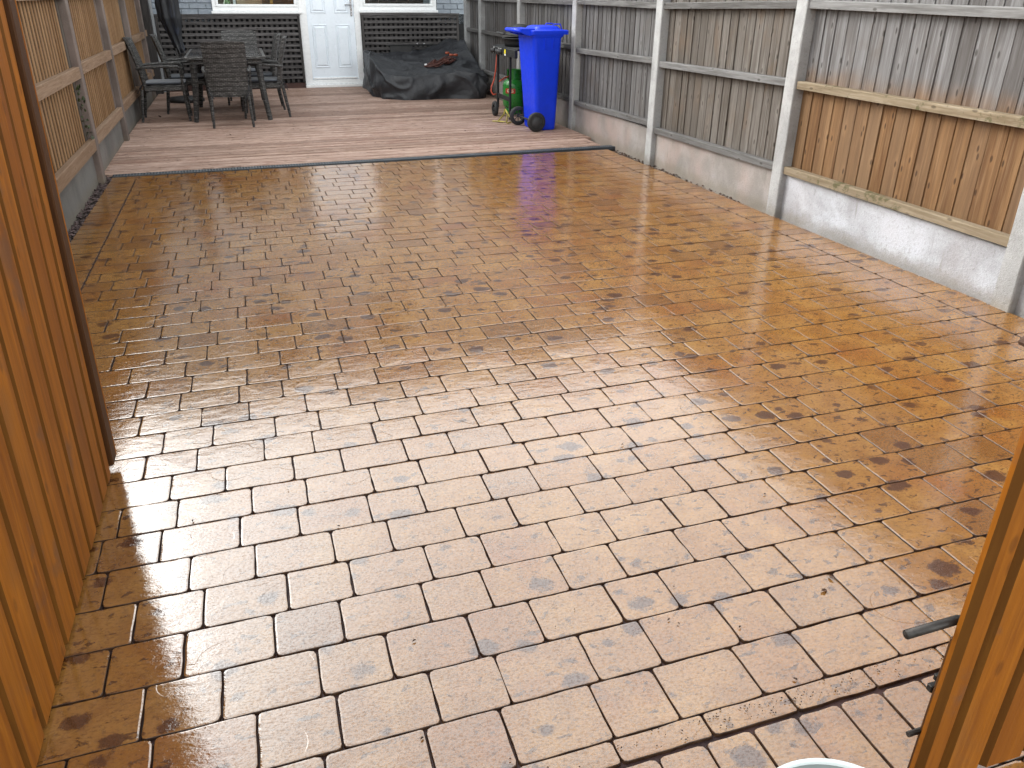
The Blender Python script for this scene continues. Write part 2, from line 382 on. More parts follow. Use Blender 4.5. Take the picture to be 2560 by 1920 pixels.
RUST = plain('brown_rusty_steel', (.085, .040, .022), .7, .2, var=.4, bs=.4)
CUSH = plain('slate_blue_cushion_fabric', (.060, .071, .090), .85, sheen=.3, bs=.25, bscale=300)
PIPE = plain('charcoal_piping', (.02, .022, .028), .8)
LEAFM = plain('brown_dead_leaf', (.050, .025, .014), .8, var=.4)
IVYM = plain('ivy_leaf_green', (.045, .060, .022), .5, var=.4)
STONEM = plain('purple_brown_slate_chip', (.075, .050, .048), .75, var=.5, bs=.5)
GREYPIPE = plain('grey_downpipe_plastic', (.20, .21, .22), .5)
CUPB = plain('interior_wood_board', (.42, .30, .19), .6)
GLASS = MT('window_glass'); GLASS.set(col=(.9, .95, .95), rough=.02, trans=1.0, ior=1.45); GLASS = GLASS.mat

def rattan():
    m = MT('woven_charcoal_rattan'); g = m.n.new('ShaderNodeTexCoord').outputs['Object']
    x, y, z = (m.sep(g, i) for i in range(3))
    cx = m.n.new('ShaderNodeCombineXYZ'); m.l.new(m.math('ADD', x, y), cx.inputs[0]); m.l.new(m.math('ADD', z, m.math('MULTIPLY', m.math('SUBTRACT', x, y), .12)), cx.inputs[1])
    b = m.n.new('ShaderNodeTexBrick'); m.l.new(cx.outputs[0], b.inputs['Vector']); b.inputs['Scale'].default_value = 1
    b.inputs['Brick Width'].default_value = .036; b.inputs['Row Height'].default_value = .0165; b.inputs['Mortar Size'].default_value = .0030; b.inputs['Mortar Smooth'].default_value = .6
    b.inputs['Color1'].default_value = (.050, .048, .046, 1); b.inputs['Color2'].default_value = (.150, .146, .140, 1); b.inputs['Mortar'].default_value = (.012, .012, .013, 1)
    n = m.noise(g, 70, 3)
    band = m.ramp(m.math('ABSOLUTE', m.math('SUBTRACT', m.math('FRACT', m.math('MULTIPLY', m.math('ADD', z, m.math('MULTIPLY', m.noise(g, 6, 2), .02)), 21)), .5)), .32, .42, 0, .75)
    c = m.mix(m.ramp(n, .35, .7, 0, .4), b.outputs[0], (.022, .021, .021)); c = m.mix(band, c, (.008, .008, .008))
    h = m.math('SUBTRACT', 1.0, b.outputs[1])
    m.set(col=c, rough=.48, nrm=m.bump(h, .9, .006)); return m.mat
RATTAN = rattan()
def tarp():
    m = MT('black_tarpaulin'); p = m.pos(obj=True)
    c = m.mix(m.ramp(m.noise(p, 4, 5, .6), .3, .7), (.013, .014, .017), (.026, .028, .033))
    m.set(col=c, rough=m.ramp(m.noise(p, 8, 4), .3, .7, .42, .62), nrm=m.bump(m.noise(p, 11, 5, .55, .6), .45, .03)); return m.mat
TARP = tarp()
def canopy():
    m = MT('dark_navy_parasol_fabric'); p = m.pos((1, 1, .25), obj=True)
    c = m.mix(m.ramp(m.noise(p, 16, 4, .6, .5), .5, .7), (.006, .007, .010), (.020, .026, .045))
    m.set(col=c, rough=.6, nrm=m.bump(m.noise(p, 14, 4, .5, .5), .5, .03)); return m.mat
CANOPY = canopy()

# ------------------------------------------------------------------ measured layout
XR, XL = 3.337, -1.156
DY, DS = 7.345, .055                     # deck front line: y = DY + DS*(x-1)
HY, HS = 13.43, .030                     # house wall line
RP = [0.77, 2.69, 4.61, 6.53, 8.45, 10.35, 12.19]      # right posts, near edges
LP = [1.18, 3.10, 5.02, 6.94, 8.86, 10.79, 12.60]      # left posts

# ------------------------------------------------------------------ ground
MB().box(-220, 220, -120, 320, -.30, -.085).build('ground', GROUNDM, kind='structure')
MB().add([(XL-.06, -1.6, -.045), (XR+.08, -1.6, -.045), (XR+.08, 14, -.045), (XL-.06, 14, -.045)], [(0, 1, 2, 3)]).build('soil', SOIL, kind='structure')

# --- imprinted concrete patio
def ysk(x, y0): return y0 + x*(.018 + .0025*y0)
def inl(y): return -.905 - .004*y if y > 2.6 else -.915
def inr(y): return 3.140 - .022*max(0, y-2.7)
def outl(y): return -1.122
def outr(y): return inr(y) + .212
patio = None
def patio_base():
    vs = []; fs = []; N = 30
    for i in range(N+1):
        y0 = -.55 + (7.150+.55)*i/N
        a, b = outl(y0)+.004, outr(y0)-.004
        vs += [(a, ysk(a, y0), -.008), (b, ysk(b, y0), -.008), (a, ysk(a, y0), -.12), (b, ysk(b, y0), -.12)]
    for i in range(N):
        k = 4*i
        fs += [(k, k+1, k+5, k+4), (k, k+4, k+6, k+2), (k+1, k+3, k+7, k+5)]
    fs += [(0, 2, 3, 1), (4*N, 4*N+1, 4*N+3, 4*N+2)]
    return MB().add(vs, fs).build('patio', JOINT, kind='structure')
patio = patio_base()

def cobble_poly(x0, x1, y0, y1, seed, g=.0036, sk=True, fade=False):
    """stone between the given grid lines -> (verts, faces); rounded, wavy outline, bevelled edge, slightly domed"""
    rr = random.Random(seed)
    x0 += g*rr.uniform(.7, 1.3); x1 -= g*rr.uniform(.7, 1.3); y0 += g*rr.uniform(.7, 1.2); y1 -= g*rr.uniform(.7, 1.2)
    w, h = x1-x0, y1-y0; c = min(.015, w*.2, h*.2)
    pts = []
    def cr():
        return c*rr.uniform(.35, 1.1)
    a = [cr() for _ in range(4)]
    nx = max(2, int(w/.045)); ny = max(2, int(h/.045)); j = .0016
    for i in range(nx+1):
        pts.append((x0+a[0]+(w-a[0]-a[1])*i/nx, y0+(rr.uniform(-j, j) if 0 < i < nx else 0)))
    pts.append((x1-a[1]*.28, y0+a[1]*.28))
    for i in range(ny+1):
        pts.append((x1+(rr.uniform(-j, j) if 0 < i < ny else 0), y0+a[1]+(h-a[1]-a[2])*i/ny))
    pts.append((x1-a[2]*.28, y1-a[2]*.28))
    for i in range(nx+1):
        pts.append((x1-a[2]-(w-a[2]-a[3])*i/nx, y1+(rr.uniform(-j, j) if 0 < i < nx else 0)))
    pts.append((x0+a[3]*.28, y1-a[3]*.28))
    for i in range(ny+1):
        pts.append((x0+(rr.uniform(-j, j) if 0 < i < ny else 0), y1-a[3]-(h-a[3]-a[0])*i/ny))
    pts.append((x0+a[0]*.28, y0+a[0]*.28))
    n = len(pts); cx, cy = (x0+x1)/2, (y0+y1)/2
    tz = rr.uniform(-.0006, .0008); tx, ty = rr.uniform(-.006, .006), rr.uniform(-.008, .008)
    def ring(ins, z, flat):
        o = []
        for (x, y) in pts:
            fx = 1-2*ins/w; fy = 1-2*ins/h
            X = cx+(x-cx)*fx; Y = cy+(y-cy)*fy
            zz = z + (0 if flat else tz+(X-cx)*tx+(Y-cy)*ty)
            o.append((X, ysk(X, Y) if sk else Y, zz))
        return o
    vs = ring(-.0010, -.0085, True)+ring(.0003, -.0014, False)+ring(.0013, -.0003, False)+ring(.0048, .0, False)
    fs = []
    for r_ in range(3):
        for k in range(n):
            fs.append((r_*n+k, r_*n+(k+1) % n, (r_+1)*n+(k+1) % n, (r_+1)*n+k))
    vs.append((cx, ysk(cx, cy) if sk else cy, tz+.0004))
    for k in range(n): fs.append((3*n+k, 3*n+(k+1) % n, 4*n))
    return vs, fs, [1]*(2*n)+[0]*(2*n)
PH = [-.378, -.345, -.216, -.300, -.261, -.500]
PITCH, Y00 = .147, 1.002
stones = []      # (dist, x0,x1,y0,y1)
for r in range(41):
    ya, yb = Y00+PITCH*r, Y00+PITCH*(r+1)
    ym = (ya+yb)/2; a = inl(ym); b = inr(ym); joints = []
    ph = PH[r % 6]
    for k in range(-4, 12):
        joints += [ph+.3605*k, ph+.3605*k+.2025]
    joints = [j+rnd.uniform(-.004, .004) for j in joints]
    joints = [a]+[j for j in sorted(joints) if a+.035 < j < b-.035]+[b]
    for i in range(len(joints)-1): stones.append((joints[i], joints[i+1], ya, yb))
# near half row and near soldier course
js = [-.9+.2055*k for k in range(0, 21)]
js = [-.915]+[j for j in js if -.88 < j < 3.1]+[3.14]
for i in range(len(js)-1): stones.append((js[i], js[i+1], .944, Y00))
x = -1.12
while x < 3.3:
    stones.append((x, x+.108, .71, .936)); x += .108
# rows outside the gateway
for r in range(0, 8):
    ya, yb = .71-PITCH*(r+1), .71-PITCH*r; ph = PH[(5-r) % 6]
    J = sorted([ph+.3605*k for k in range(-2, 11)]+[ph+.3605*k+.2025 for k in range(-2, 11)])
    J = [-1.12]+[j for j in J if -1.09 < j < 3.3]+[3.33]
    for i in range(len(J)-1): stones.append((J[i], J[i+1], ya, yb))
# side soldier courses
y = .944
while y < 7.02:
    stones.append((outl(y), inl(y)-.004, y, min(y+.1085, 7.05)))
    stones.append((inr(y)+.006, outr(y), y, min(y+.1125, 7.05))); y += .1115
# far soldier course
x = outl(7)
while x < outr(7.0)-.05:
    stones.append((x, min(x+.1045, outr(7.0)), 7.032, 7.150)); x += .1045

def in_view_size(s):
    cx, cy = (s[0]+s[1])/2, (s[2]+s[3])/2; p = Vector((cx, ysk(cx, cy), 0))-Vector((0, 0, camh))
    d = p.dot(fwd)
    if d < .3: return -1
    u = fpx*p.dot(r2)/d; v = fpx*p.dot(u2)/d
    if abs(u) > 1380 or abs(v) > 1060: return -1
    if cx < -.60 and cy < 2.45: return -1
    if cx < -.9 and cy < 4: return -1
    return (s[1]-s[0])*(s[3]-s[2])/d**3*camh
order = sorted(range(len(stones)), key=lambda i: -in_view_size(stones[i]))
far = MB(); ftint = []; fmi = []
def set_tint(me, vals):
    at = me.attributes.new('tint', 'FLOAT', 'FACE'); at.data.foreach_set('value', vals)
for n_, i in enumerate(order):
    s = stones[i]; vs, fs, ms = cobble_poly(*s, seed=i, g=.0016 if s[3] < 3 else .0017)
    tv = random.Random(i*7+1).random()
    if n_ < 300:
        mb = MB().add(vs, fs); mb.raw = True; o = mb.build('cobble', TILE, patio, smooth=False)
        set_tint(o.data, [tv]*len(fs)); o.data.materials.append(EDGE); o.data.polygons.foreach_set('material_index', ms)
    else:
        far.add(vs, fs); ftint += [tv]*len(fs); fmi += ms
me = bpy.data.meshes.new('far_cobbles'); me.from_pydata(far.v, [], far.f); me.materials.append(TILE); me.materials.append(EDGE); me.polygons.foreach_set('material_index', fmi)
set_tint(me, ftint)
fo = bpy.data.objects.new('far_cobbles', me); COL.objects.link(fo); fo.parent = patio; prop(fo, kind='stuff')

# --- drain channel between patio and deck
ang = math.atan(DS)
drain = empty('drain_channel', (1, 7.245, 0), ang, label='blue-grey slotted plastic drain channel running along the deck edge', category='drain')
dw = .092
MB().box(-2.13, 2.42, -.002, dw, -.10, -.022).build('channel', BLACKP, drain)
MB().box(-2.13, 2.42, 0, .012, -.022, .003, .002).build('edge_rail', GRATE, drain)
MB().box(-2.13, 2.42, dw-.012, dw, -.022, .003, .002).build('edge_rail', GRATE, drain)
g = MB(); k = 0
xx = -2.12
while xx < 2.40:
    g.box(xx, xx+.012, .0125, dw-.0125, -.012, .002, 0); xx += .0235
g.box(-2.12, 2.41, .040, .052, -.013, .0012)
g.build('grating', GRATE, drain, kind='stuff')

# ------------------------------------------------------------------ timber deck
deck = empty('deck', (1, DY, 0), ang, kind='structure')
MB().box(-2.14, 2.36, .01, 6.1, -.075, -.040).build('deck_frame', SOIL, deck)
def deck_board(y0, y1, x0, x1, seed):
    rr = random.Random(seed); n = 6; prof = []; w = y1-y0
    z = .010+rr.uniform(-.001, .0012)
    prof.append((y0, z-.026)); prof.append((y0, z-.009)); prof.append((y0+.007, z))
    for i in range(n):
        c = y0+w*(i+.5)/n
        prof += [(c-.0052, z), (c-.0026, z-.0028), (c+.0026, z-.0028), (c+.0052, z)]
    prof.append((y1-.007, z)); prof.append((y1, z-.009)); prof.append((y1, z-.026))
    m = len(prof); vs = [(x0, a, b) for a, b in prof]+[(x1, a, b) for a, b in prof]
    fs = [(i, i+1, m+i+1, m+i) for i in range(m-1)]+[tuple(range(m)), tuple(range(m, 2*m))[::-1]]
    return MB().add(vs, fs)
bw, yy, i = .1405, 0.0, 0
while yy < 6.0:
    sk = yy*DS
    o = deck_board(yy, yy+bw-.0062, -2.225+sk+.004*rnd.random(), (2.27 if yy < .3 else 2.345)+sk, 100+i).build('deck_board', DECK, deck)
    yy += bw; i += 1

# ------------------------------------------------------------------ right fence
rf = empty('right_fence', (XR, 0, 0), label='tall weathered featheredge fence with concrete posts and gravel boards behind the blue bin', category='fence')
def fence_post(y, parent, x0, x1, h, mat):
    rr = random.Random(int(y*100)+int(x0*50)); n = 12; vs = []; fs = []
    prof = [(x0, y+.006), (x0+.006, y), (x1-.006, y), (x1, y+.006), (x1, y+.104), (x1-.006, y+.11), (x0+.006, y+.11), (x0, y+.104)]
    for i in range(n+1):
        z = -.1+(h+.1)*i/n
        for (a, b) in prof: vs.append((a+rr.uniform(-.0012, .0012), b+rr.uniform(-.0012, .0012), z))
    for i in range(n):
        for k in range(8): fs.append((i*8+k, i*8+(k+1) % 8, (i+1)*8+(k+1) % 8, (i+1)*8+k))
    fs.append(tuple(n*8+k for k in range(8)))
    return MB().add(vs, fs).build('concrete_post', mat, parent)
for y in RP+[13.05]: fence_post(y, rf, 0, .10, 1.76, POST)
RP2 = RP+[13.05]
RZ = [(.325, .865, 1.315), (.33, .865, 1.325), (.325, .868, 1.325), (.345, .862, 1.30), (.34, .86, 1.29), (.34, .86, 1.29), (.34, .86, 1.29)]
# (bay i lies between post i and post i+1); rails sag a little as in the photograph
SAG = [0, 0, [(-.003, .0), (0, 0), (.0, 0)], 0, 0, 0, 0]
for b in range(len(RP2)-1):
    y0, y1 = RP2[b]+.11, RP2[b+1]
    gm = CONC if b <= 1 else CONCP
    MB().box(.045, .095, y0-.01, y1+.01, -.10, .276, .004).build('gravel_board', gm, rf)
    rm = RAILG
    # heights measured at the near / far end of each bay
    zr = {0: [(.331, .331), (.866, .866), (1.315, 1.33)], 1: [(.336, .329), (.866, .864), (1.312, 1.329)], 2: [(.329, .306), (.868, .845), (1.326, 1.29)],
          3: [(.350, .313), (.862, .836), (1.29, 1.298)]}.get(b, [(.335, .33), (.862, .862), (1.29, 1.29)])
    for q, (za, zb) in enumerate(zr+[(1.70, 1.70)]):
        h = .047 if q < 3 else .035
        vs = []
        for (yv, zv) in ((y0+.004, za), (y1-.004, zb)):
            vs += [(.014, yv, zv-h), (.060, yv, zv-h), (.060, yv, zv), (.018, yv, zv), (.014, yv, zv-.006)]
        fs = [tuple(range(5)), tuple(range(5, 10))[::-1]]+[(k, (k+1) % 5, 5+(k+1) % 5, 5+k) for k in range(5)]
        mat = RAILT if (b in (0, 1) and q in (0, 1)) else RAILG
        if b == 2 and q == 0: mat = RAILG
        MB().add(vs, fs).build('rail', mat, rf)
    nb = max(3, int(round((y1-y0)/.106))); w = (y1-y0)/nb
    bm_ = TWO if b <= 1 else (GREYB if b == 2 else GREY)
    for i in range(nb):
        a = y0+w*i; c = a+w
        rr = random.Random(b*50+i); t1 = .0675+rr.uniform(-.002, .002); t2 = .0735+rr.uniform(-.003, .003)
        lean = rr.uniform(-.004, .004); zt = 1.672 if not i % 4 else 1.668
        if i == nb-1: c -= .006
        if i == nb-2: c -= .016
        vs = [(t1, a+.001, .275), (t2, c+.010, .275), (t2+.012, c+.010, .275), (t1+.016, a+.001, .275),
              (t1, a+.001+lean, zt), (t2, c+.010+lean, zt), (t2+.012, c+.010+lean, zt), (t1+.016, a+.001+lean, zt)]
        MB().add(vs, [(0, 1, 5, 4), (1, 2, 6, 5), (2, 3, 7, 6), (3, 0, 4, 7), (0, 3, 2, 1), (4, 5, 6, 7)]).build('fence_board', bm_, rf)
    MB().box(.0965, .102, y0, y1, .27, 1.66).build('backing_sheet', GREYB, rf)

# ------------------------------------------------------------------ left fence
lf = empty('left_fence', (XL+.0794, 0, 0), .0115, label='tan vertical slat fence with concrete posts behind the rattan chairs', category='fence')
for y in LP: fence_post(y, lf, -.10, 0, 1.76, POSTD)
LP2 = LP+[13.30]
for b in range(len(LP2)-1):
    y0, y1 = LP2[b]+.11, LP2[b+1]
    if y0 > y1-.2: continue
    MB().box(-.095, -.045, y0-.01, y1+.01, -.10, .262, .004).build('gravel_board', CONCD, lf)
    for q, (za, zb, h) in enumerate([(.350, .332, .085), (.858, .842, .078), (1.37, 1.365, .075)]):
        vs = []
        for (yv, zv) in ((y0+.004, za), (y1-.004, zb)):
            vs += [(-.043, yv, zv-h), (-.004, yv, zv-h), (-.004, yv, zv-.004), (-.008, yv, zv), (-.043, yv, zv)]
        fs = [tuple(range(5)), tuple(range(5, 10))[::-1]]+[(k, (k+1) % 5, 5+(k+1) % 5, 5+k) for k in range(5)]
        MB().add(vs, fs).build('rail', RAILL, lf)
    ye = y1-.15; n = int((ye-y0-.02)/.0965)
    src = None
    for i in range(n):
        a = ye-.0965*(i+1)+.030
        o = MB().box(-.0515, -.046, a+.006, a+.055, .262, 1.68)
        o.build('fence_slat', SLAT, lf)
    MB().box(-.060, -.0520, y0, y1, .262, 1.68).build('backing_sheet', wood('shade_dark_backing', 'z', [(.018, .011, .008), (.030, .018, .012), (.045, .026, .017)]) if b == 0 else bpy.data.materials['shade_dark_backing'], lf)  # brown sheet darkened to carry the shade between the slats
    MB().box(-.0518, -.0505, ye+.045, y1-.02, .262, 1.68).build('stile', POSTD if b % 2 else GREYB, lf)
# ivy and gravel along the left fence
rr = random.Random(3); mb = MB()
for i in range(46):
    z = rr.uniform(.27, .75)**1.0; y = 6.90-rr.random()*.13-.0; xx = XL-.035+rr.uniform(-.01, .03); s = rr.uniform(.012, .024)
    M = Matrix.Translation((xx, y, z)) @ Matrix.Rotation(rr.uniform(0, 6), 4, 'Z') @ Matrix.Rotation(rr.uniform(.5, 2), 4, 'X')
    mb.add([M @ Vector(v) for v in ((0, 0, 0), (s*.6, s*.5, .002), (s*.35, s*1.1, 0), (0, s*1.5, -.002), (-s*.35, s*1.1, 0), (-s*.6, s*.5, .002))], [(0, 1, 2, 3), (0, 3, 4, 5)])
mb.build('ivy', IVYM, label='small dry ivy growing up beside the second near post of the slat fence', category='ivy')
def rocks(name, n, fx, mat, smin, smax, seed, **k):
    rr = random.Random(seed); mb = MB()
    for i in range(n):
        x, y, z = fx(rr); s = rr.uniform(smin, smax)
        M = Matrix.Translation((x, y, z)) @ Matrix.Rotation(rr.uniform(0, 6), 4, 'Z') @ Matrix.Rotation(rr.uniform(-.5, .5), 4, 'X')
        vs = [Vector((a*s*rr.uniform(.6, 1.2), b*s*rr.uniform(.5, 1.0), c*s*rr.uniform(.3, .6))) for a, b, c in ((1, 0, 0), (0, 1, 0), (-1, 0, 0), (0, -1, 0), (0, 0, 1), (0, 0, -1))]
        mb.add([M @ v for v in vs], [(0, 1, 4), (1, 2, 4), (2, 3, 4), (3, 0, 4), (1, 0, 5), (2, 1, 5), (3, 2, 5), (0, 3, 5)])
    return mb.build(name, mat, **k)
rocks('gravel', 1500, lambda r: (r.uniform(-1.20, -1.120), r.uniform(2.0, 7.2), -.030+r.random()*.030), STONEM, .006, .020, 5,
      kind='stuff', label='purple-brown slate chippings in the gap below the slat fence', category='gravel')
rocks('soil_litter', 600, lambda r: (r.uniform(3.26, 3.38), r.uniform(5.0, 7.4), -.040+r.random()*.022), LEAFM, .005, .017, 6,
      kind='stuff', label='dark soil and dead leaf litter in the gap below the grey fence', category='soil')

# ------------------------------------------------------------------ house
house = empty('terraced_house', (1, HY, 0), math.atan(HS), label='blue-grey painted brick house with white back door behind the deck', category='house')
def H(x): return x-1
# plain wall areas with openings left free (windows H -.34...91, 1.77..2.99 ; door .875..1.777)
OP = [(-.335, .91, 1.045, 2.10), (.885, 1.77, -.05, 2.12), (1.775, 2.985, 1.06, 2.10)]
wall = MB()
zt = 4.9
def wb(x0, x1, z0, z1, y0=0., y1=.25): wall.box(H(x0), H(x1), y0, y1, z0, z1)
wb(-9, XL-.05, -.1, zt); wb(XR+.12, 12, -.1, zt)
wb(XL-.05, XR+.12, 2.12, 3.0)
wb(XL-.05, -.335, 1.42, 2.12); wb(2.985, XR+.12, 1.42, 2.12)
# upper floor with three windows
UP = [(-.6, .6), (1.4, 2.6), (-4.2, -3.0), (5.4, 6.6), (8.6, 9.8)]
wb(XL-.05, XR+.12, 3.0, 3.3); wb(XL-.05, XR+.12, 4.5, zt)
wb(XL-.05, -.6, 3.3, 4.5); wb(.6, 1.4, 3.3, 4.5); wb(2.6, XR+.12, 3.3, 4.5)
wall.build('wall', FACADE, house)
MB().box(H(XL-.05), H(-.336), .02, .25, .9, 1.42).box(H(2.986), H(XR+.12), .02, .25, .9, 1.42).build('mortar', MORTAR, house)
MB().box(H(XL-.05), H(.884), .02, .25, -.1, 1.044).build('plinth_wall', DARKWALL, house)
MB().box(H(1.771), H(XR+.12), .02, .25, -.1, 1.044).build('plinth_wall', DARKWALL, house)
MB().box(H(XL+.0), H(.872), -.06, .018, -.02, .085).build('base_strip', REDBASE, house)
MB().box(H(1.79), H(XR+.06), -.05, .018, -.02, .085).build('base_strip', REDBASE, house)
z = 1.035; k = 0
while z < 1.40:
    for (a, b) in ((XL-.05, -.338), (2.988, XR+.11)):
        x = a - (.11 if k % 2 else 0.0)
        while x < b:
            x0, x1 = max(x, a), min(x+.215, b)
            if x1-x0 > .03:
                j = rnd.uniform(-.002, .002)
                MB().box(H(x0), H(x1), -.001+j, .03, z, z+.066, .004).build('brick', BRICK, house)
            x += .225
    z += .0765; k += 1
# roof, gutter
MB().add([(-10, -.35, 4.78), (11.5, -.35, 4.78), (11.5, 4.1, 7.55), (-10, 4.1, 7.55), (-10, 8.4, 4.78), (11.5, 8.4, 4.78),
          (-10, -.35, 4.70), (11.5, -.35, 4.70), (11.5, 4.1, 7.45), (-10, 4.1, 7.45), (-10, 8.4, 4.70), (11.5, 8.4, 4.70)],
         [(0, 1, 2, 3), (3, 2, 5, 4), (6, 9, 8, 7), (9, 10, 11, 8), (0, 6, 7, 1), (4, 5, 11, 10), (0, 3, 9, 6), (3, 4, 10, 9), (1, 7, 8, 2), (2, 8, 11, 5)]).build('roof', ROOF, house)
MB().tube([(-10, -.40, 4.74), (11.5, -.40, 4.74)], .055, 10).build('gutter', BLACKP, house)
MB().box(-10, 11, 7.9, 8.1, -.1, 4.8).build('rear_wall', FACADE, house)
# windows
def window(x0, x1, zs, zt, name='window', sill=True):
    f = MB(); t = .052
    f.box(x0, x1, -.030, .05, zs, zs+t, .004).box(x0, x1, -.030, .05, zt-t, zt, .004)
    f.box(x0, x0+t, -.0295, .05, zs+t, zt-t, .003).box(x1-t, x1, -.0295, .05, zs+t, zt-t, .003)
    w = f.build(name, UPVC, house)
    s = MB(); a, b, c, d = x0+t, x1-t, zs+t, zt-t; q = .036
    s.box(a, b, -.040, .03, c, c+q, .007).box(a, b, -.040, .03, d-q, d, .007).box(a, a+q, -.0398, .03, c+q, d-q, .006).box(b-q, b, -.0398, .03, c+q, d-q, .006)
    s.build('sash', UPVC, w)
    MB().box(a+q-.005, b-q+.005, -.012, -.006, c+q-.005, d-q+.005).build('pane', GLASS, w)
    if sill: MB().box(x0-.02, x1+.018, -.075, .02, zs-.036, zs-.002, .005).build('sill', UPVC, w)
    return w
w1 = window(H(-.335), H(.885+.02), 1.082, 2.10); w2 = window(H(1.780), H(2.975), 1.096, 2.10)
window(H(-.6), H(.6), 3.3, 4.5); window(H(1.4), H(2.6), 3.3, 4.5)
# room behind the panes
MB().box(H(-1.1), H(3.3), 2.2, 2.25, 0, 2.5).box(H(-1.1), H(3.3), .25, 2.2, .82, .86).build('room', plain('dim_room_wall', (.16, .13, .11), .8), house)
MB().box(H(.02), H(.38), .30, .33, .86, 1.5).build('wooden_panel', CUPB, house)
MB().box(H(-.03), H(.005), .28, .33, .86, 1.6).build('white_upright', UPVC, house)
MB().box(H(.50), H(.54), .30, .33, .86, 1.6).build('brass_upright', plain('yellow_wood_upright', (.38, .22, .05), .5), house)
MB().lathe([(.0, .86), (.05, .87), (.065, .95), (.05, 1.12), (.02, 1.22), (.0, 1.23)], 16, (H(-.12), .22, .06)).build('green_vase', plain('green_glazed_vase', (.10, .22, .07), .25), house)
for x in (1.98, 2.15, 2.42, 2.62):
    MB().box(H(x), H(x)+.012, .35, .40, .86, 1.5).build('blind_cord', plain('blind_'+str(int(x*100)), (.10, .07, .06), .7), house)
# door
door = MB().box(H(.873), H(.985), -.045, .06, .055, 2.12, .005).box(H(1.690), H(1.779), -.045, .06, .055, 2.12, .005).box(H(.985), H(1.690), -.045, .06, 2.03, 2.12, .005).box(H(.985), H(1.690), -.045, .06, .055, .118, .005).build('door', UPVC, house)
MB().box(H(.868), H(1.785), -.10, .05, .010, .0545, .006).build('threshold', UPVC, door)
MB().box(H(.986), H(1.689), -.0145, .035, .1185, 2.03).build('door_leaf', DOORM, door)
def panel(x0, x1, z0, z1):
    rings = [(0, -.0155), (.010, -.026), (.026, -.0165), (.046, -.030)]
    vs = []; fs = []
    for ins, y in rings: vs += [(x0+ins, y, z0+ins), (x1-ins, y, z0+ins), (x1-ins, y, z1-ins), (x0+ins, y, z1-ins)]
    for r_ in range(3):
        for k in range(4): fs.append((r_*4+k, r_*4+(k+1) % 4, r_*4+4+(k+1) % 4, r_*4+4+k))
    fs.append((12, 13, 14, 15))
    MB().add(vs, fs).build('door_panel', DOORM, door)
for (a, b) in ((1.045, 1.268), (1.398, 1.612)):
    panel(H(a), H(b), .288, .900); panel(H(a), H(b), 1.052, 1.86)
MB().box(H(1.0), H(1.675), -.040, -.0150, .125, .150, .006).build('weather_bar', UPVC, door)
MB().box(H(1.636), H(1.664), -.026, -.0147, 1.01, 1.27, .004).tube([(H(1.65), -.024, 1.172), (H(1.65), -.060, 1.172), (H(1.636), -.064, 1.172), (H(1.555), -.064, 1.168)], .0095, 8).build('door_handle', CHROME, door)
# lattice screens
def lattice(x0, x1, z0, z1, label):
    t = empty('lattice_screen', (1, HY, 0), math.atan(HS), label=label, category='lattice', group='charcoal lattice screens under the windows')
    MB().box(H(x0)-.01, H(x1)+.01, -.100, -.050, z1+.001, z1+.024, .003).build('top_rail', LATT, t)
    for xe in (x0, x1-.034): MB().box(H(xe), H(xe)+.034, -.092, -.060, z0, z1, .003).build('side_rail', LATTV, t)
    z = z1-.0395; src = None; p = .0757
    while z > z0:
        o = MB().box(H(x0)+.036, H(x1)-.036, -.0905, -.077, z, z+.0385, .002)
        if src is None: src = o.build('lattice_slat', LATT, t); zs0 = z
        else: inst(src, t, (0, 0, z-zs0))
        z -= p
    x = H(x0)+.055; src = None
    while x < H(x1)-.06:
        if src is None: src = MB().box(x, x+.0385, -.0765, -.064, z0, z1, .002).build('lattice_slat', LATTV, t); xs0 = x
        else: inst(src, t, (x-xs0, 0, 0))
        x += p
    return t
lattice(XL+.03, .868, .09, 1.018, 'charcoal lattice screen on the wall behind the dining table')
lattice(1.785, XR-.02, .09, 1.028, 'charcoal lattice screen on the wall behind the black tarpaulin')
# corner downpipe
dp = MB().tube([(XL-.005, HY-.17, 0), (XL-.005, HY-.17, 4.7)], .034, 12).build('downpipe', GREYPIPE, label='grey downpipe in the corner between slat fence and house', category='pipe')
MB().box(XL-.10, XL-.0, HY-.42, HY-.26, -.05, 1.85, .004).build('timber_post', LATTV, label='dark timber post in the corner beside the grey downpipe', category='post')

# ------------------------------------------------------------------ gates
lg = empty('gate_leaf', (-.552, 0, 0), label='orange stained boarded gate leaf standing open along the left edge', category='gate', group='two leaves of the orange gate')
lg.rotation_euler = (0, R(1.1), 0)
ed = [2.362, 2.288, 2.186, 2.070, 1.955, 1.838, 1.722, 1.600, 1.480, 1.360, 1.240, 1.120, 1.000, .880, .790]
def gboard(a, b, z0, z1, seed):
    rr = random.Random(seed); v = .012; t = rr.uniform(-.0008, .0008)
    prof = [(-.022, a+.0008), (t-v, a+.0008), (t, a+v+.001), (t, b-v-.001), (t-v, b-.0008), (-.022, b-.0008)]
    vs = [(x, y, z) for z in (z0, z1) for x, y in prof]
    return MB().add(vs, [(0, 1, 2, 3, 4, 5), (11, 10, 9, 8, 7, 6)]+[(k, (k+1) % 6, 6+(k+1) % 6, 6+k) for k in range(6)])
def darken_grooves(o):
    # one bevel of each board takes the darker groove brown
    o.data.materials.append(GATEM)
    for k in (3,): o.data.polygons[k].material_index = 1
for i in range(len(ed)-1): darken_grooves(gboard(ed[i+1], ed[i], .012, 1.86, i).build('gate_board', GATE, lg))
MB().box(-.028, .010, 2.370, 2.432, .030, 1.88, .004).build('edge_strip', GATED, lg)
MB().box(-.0265, .0105, 2.4325, 2.442, .032, 1.88, .002).build('edge_facing', GATE, lg)
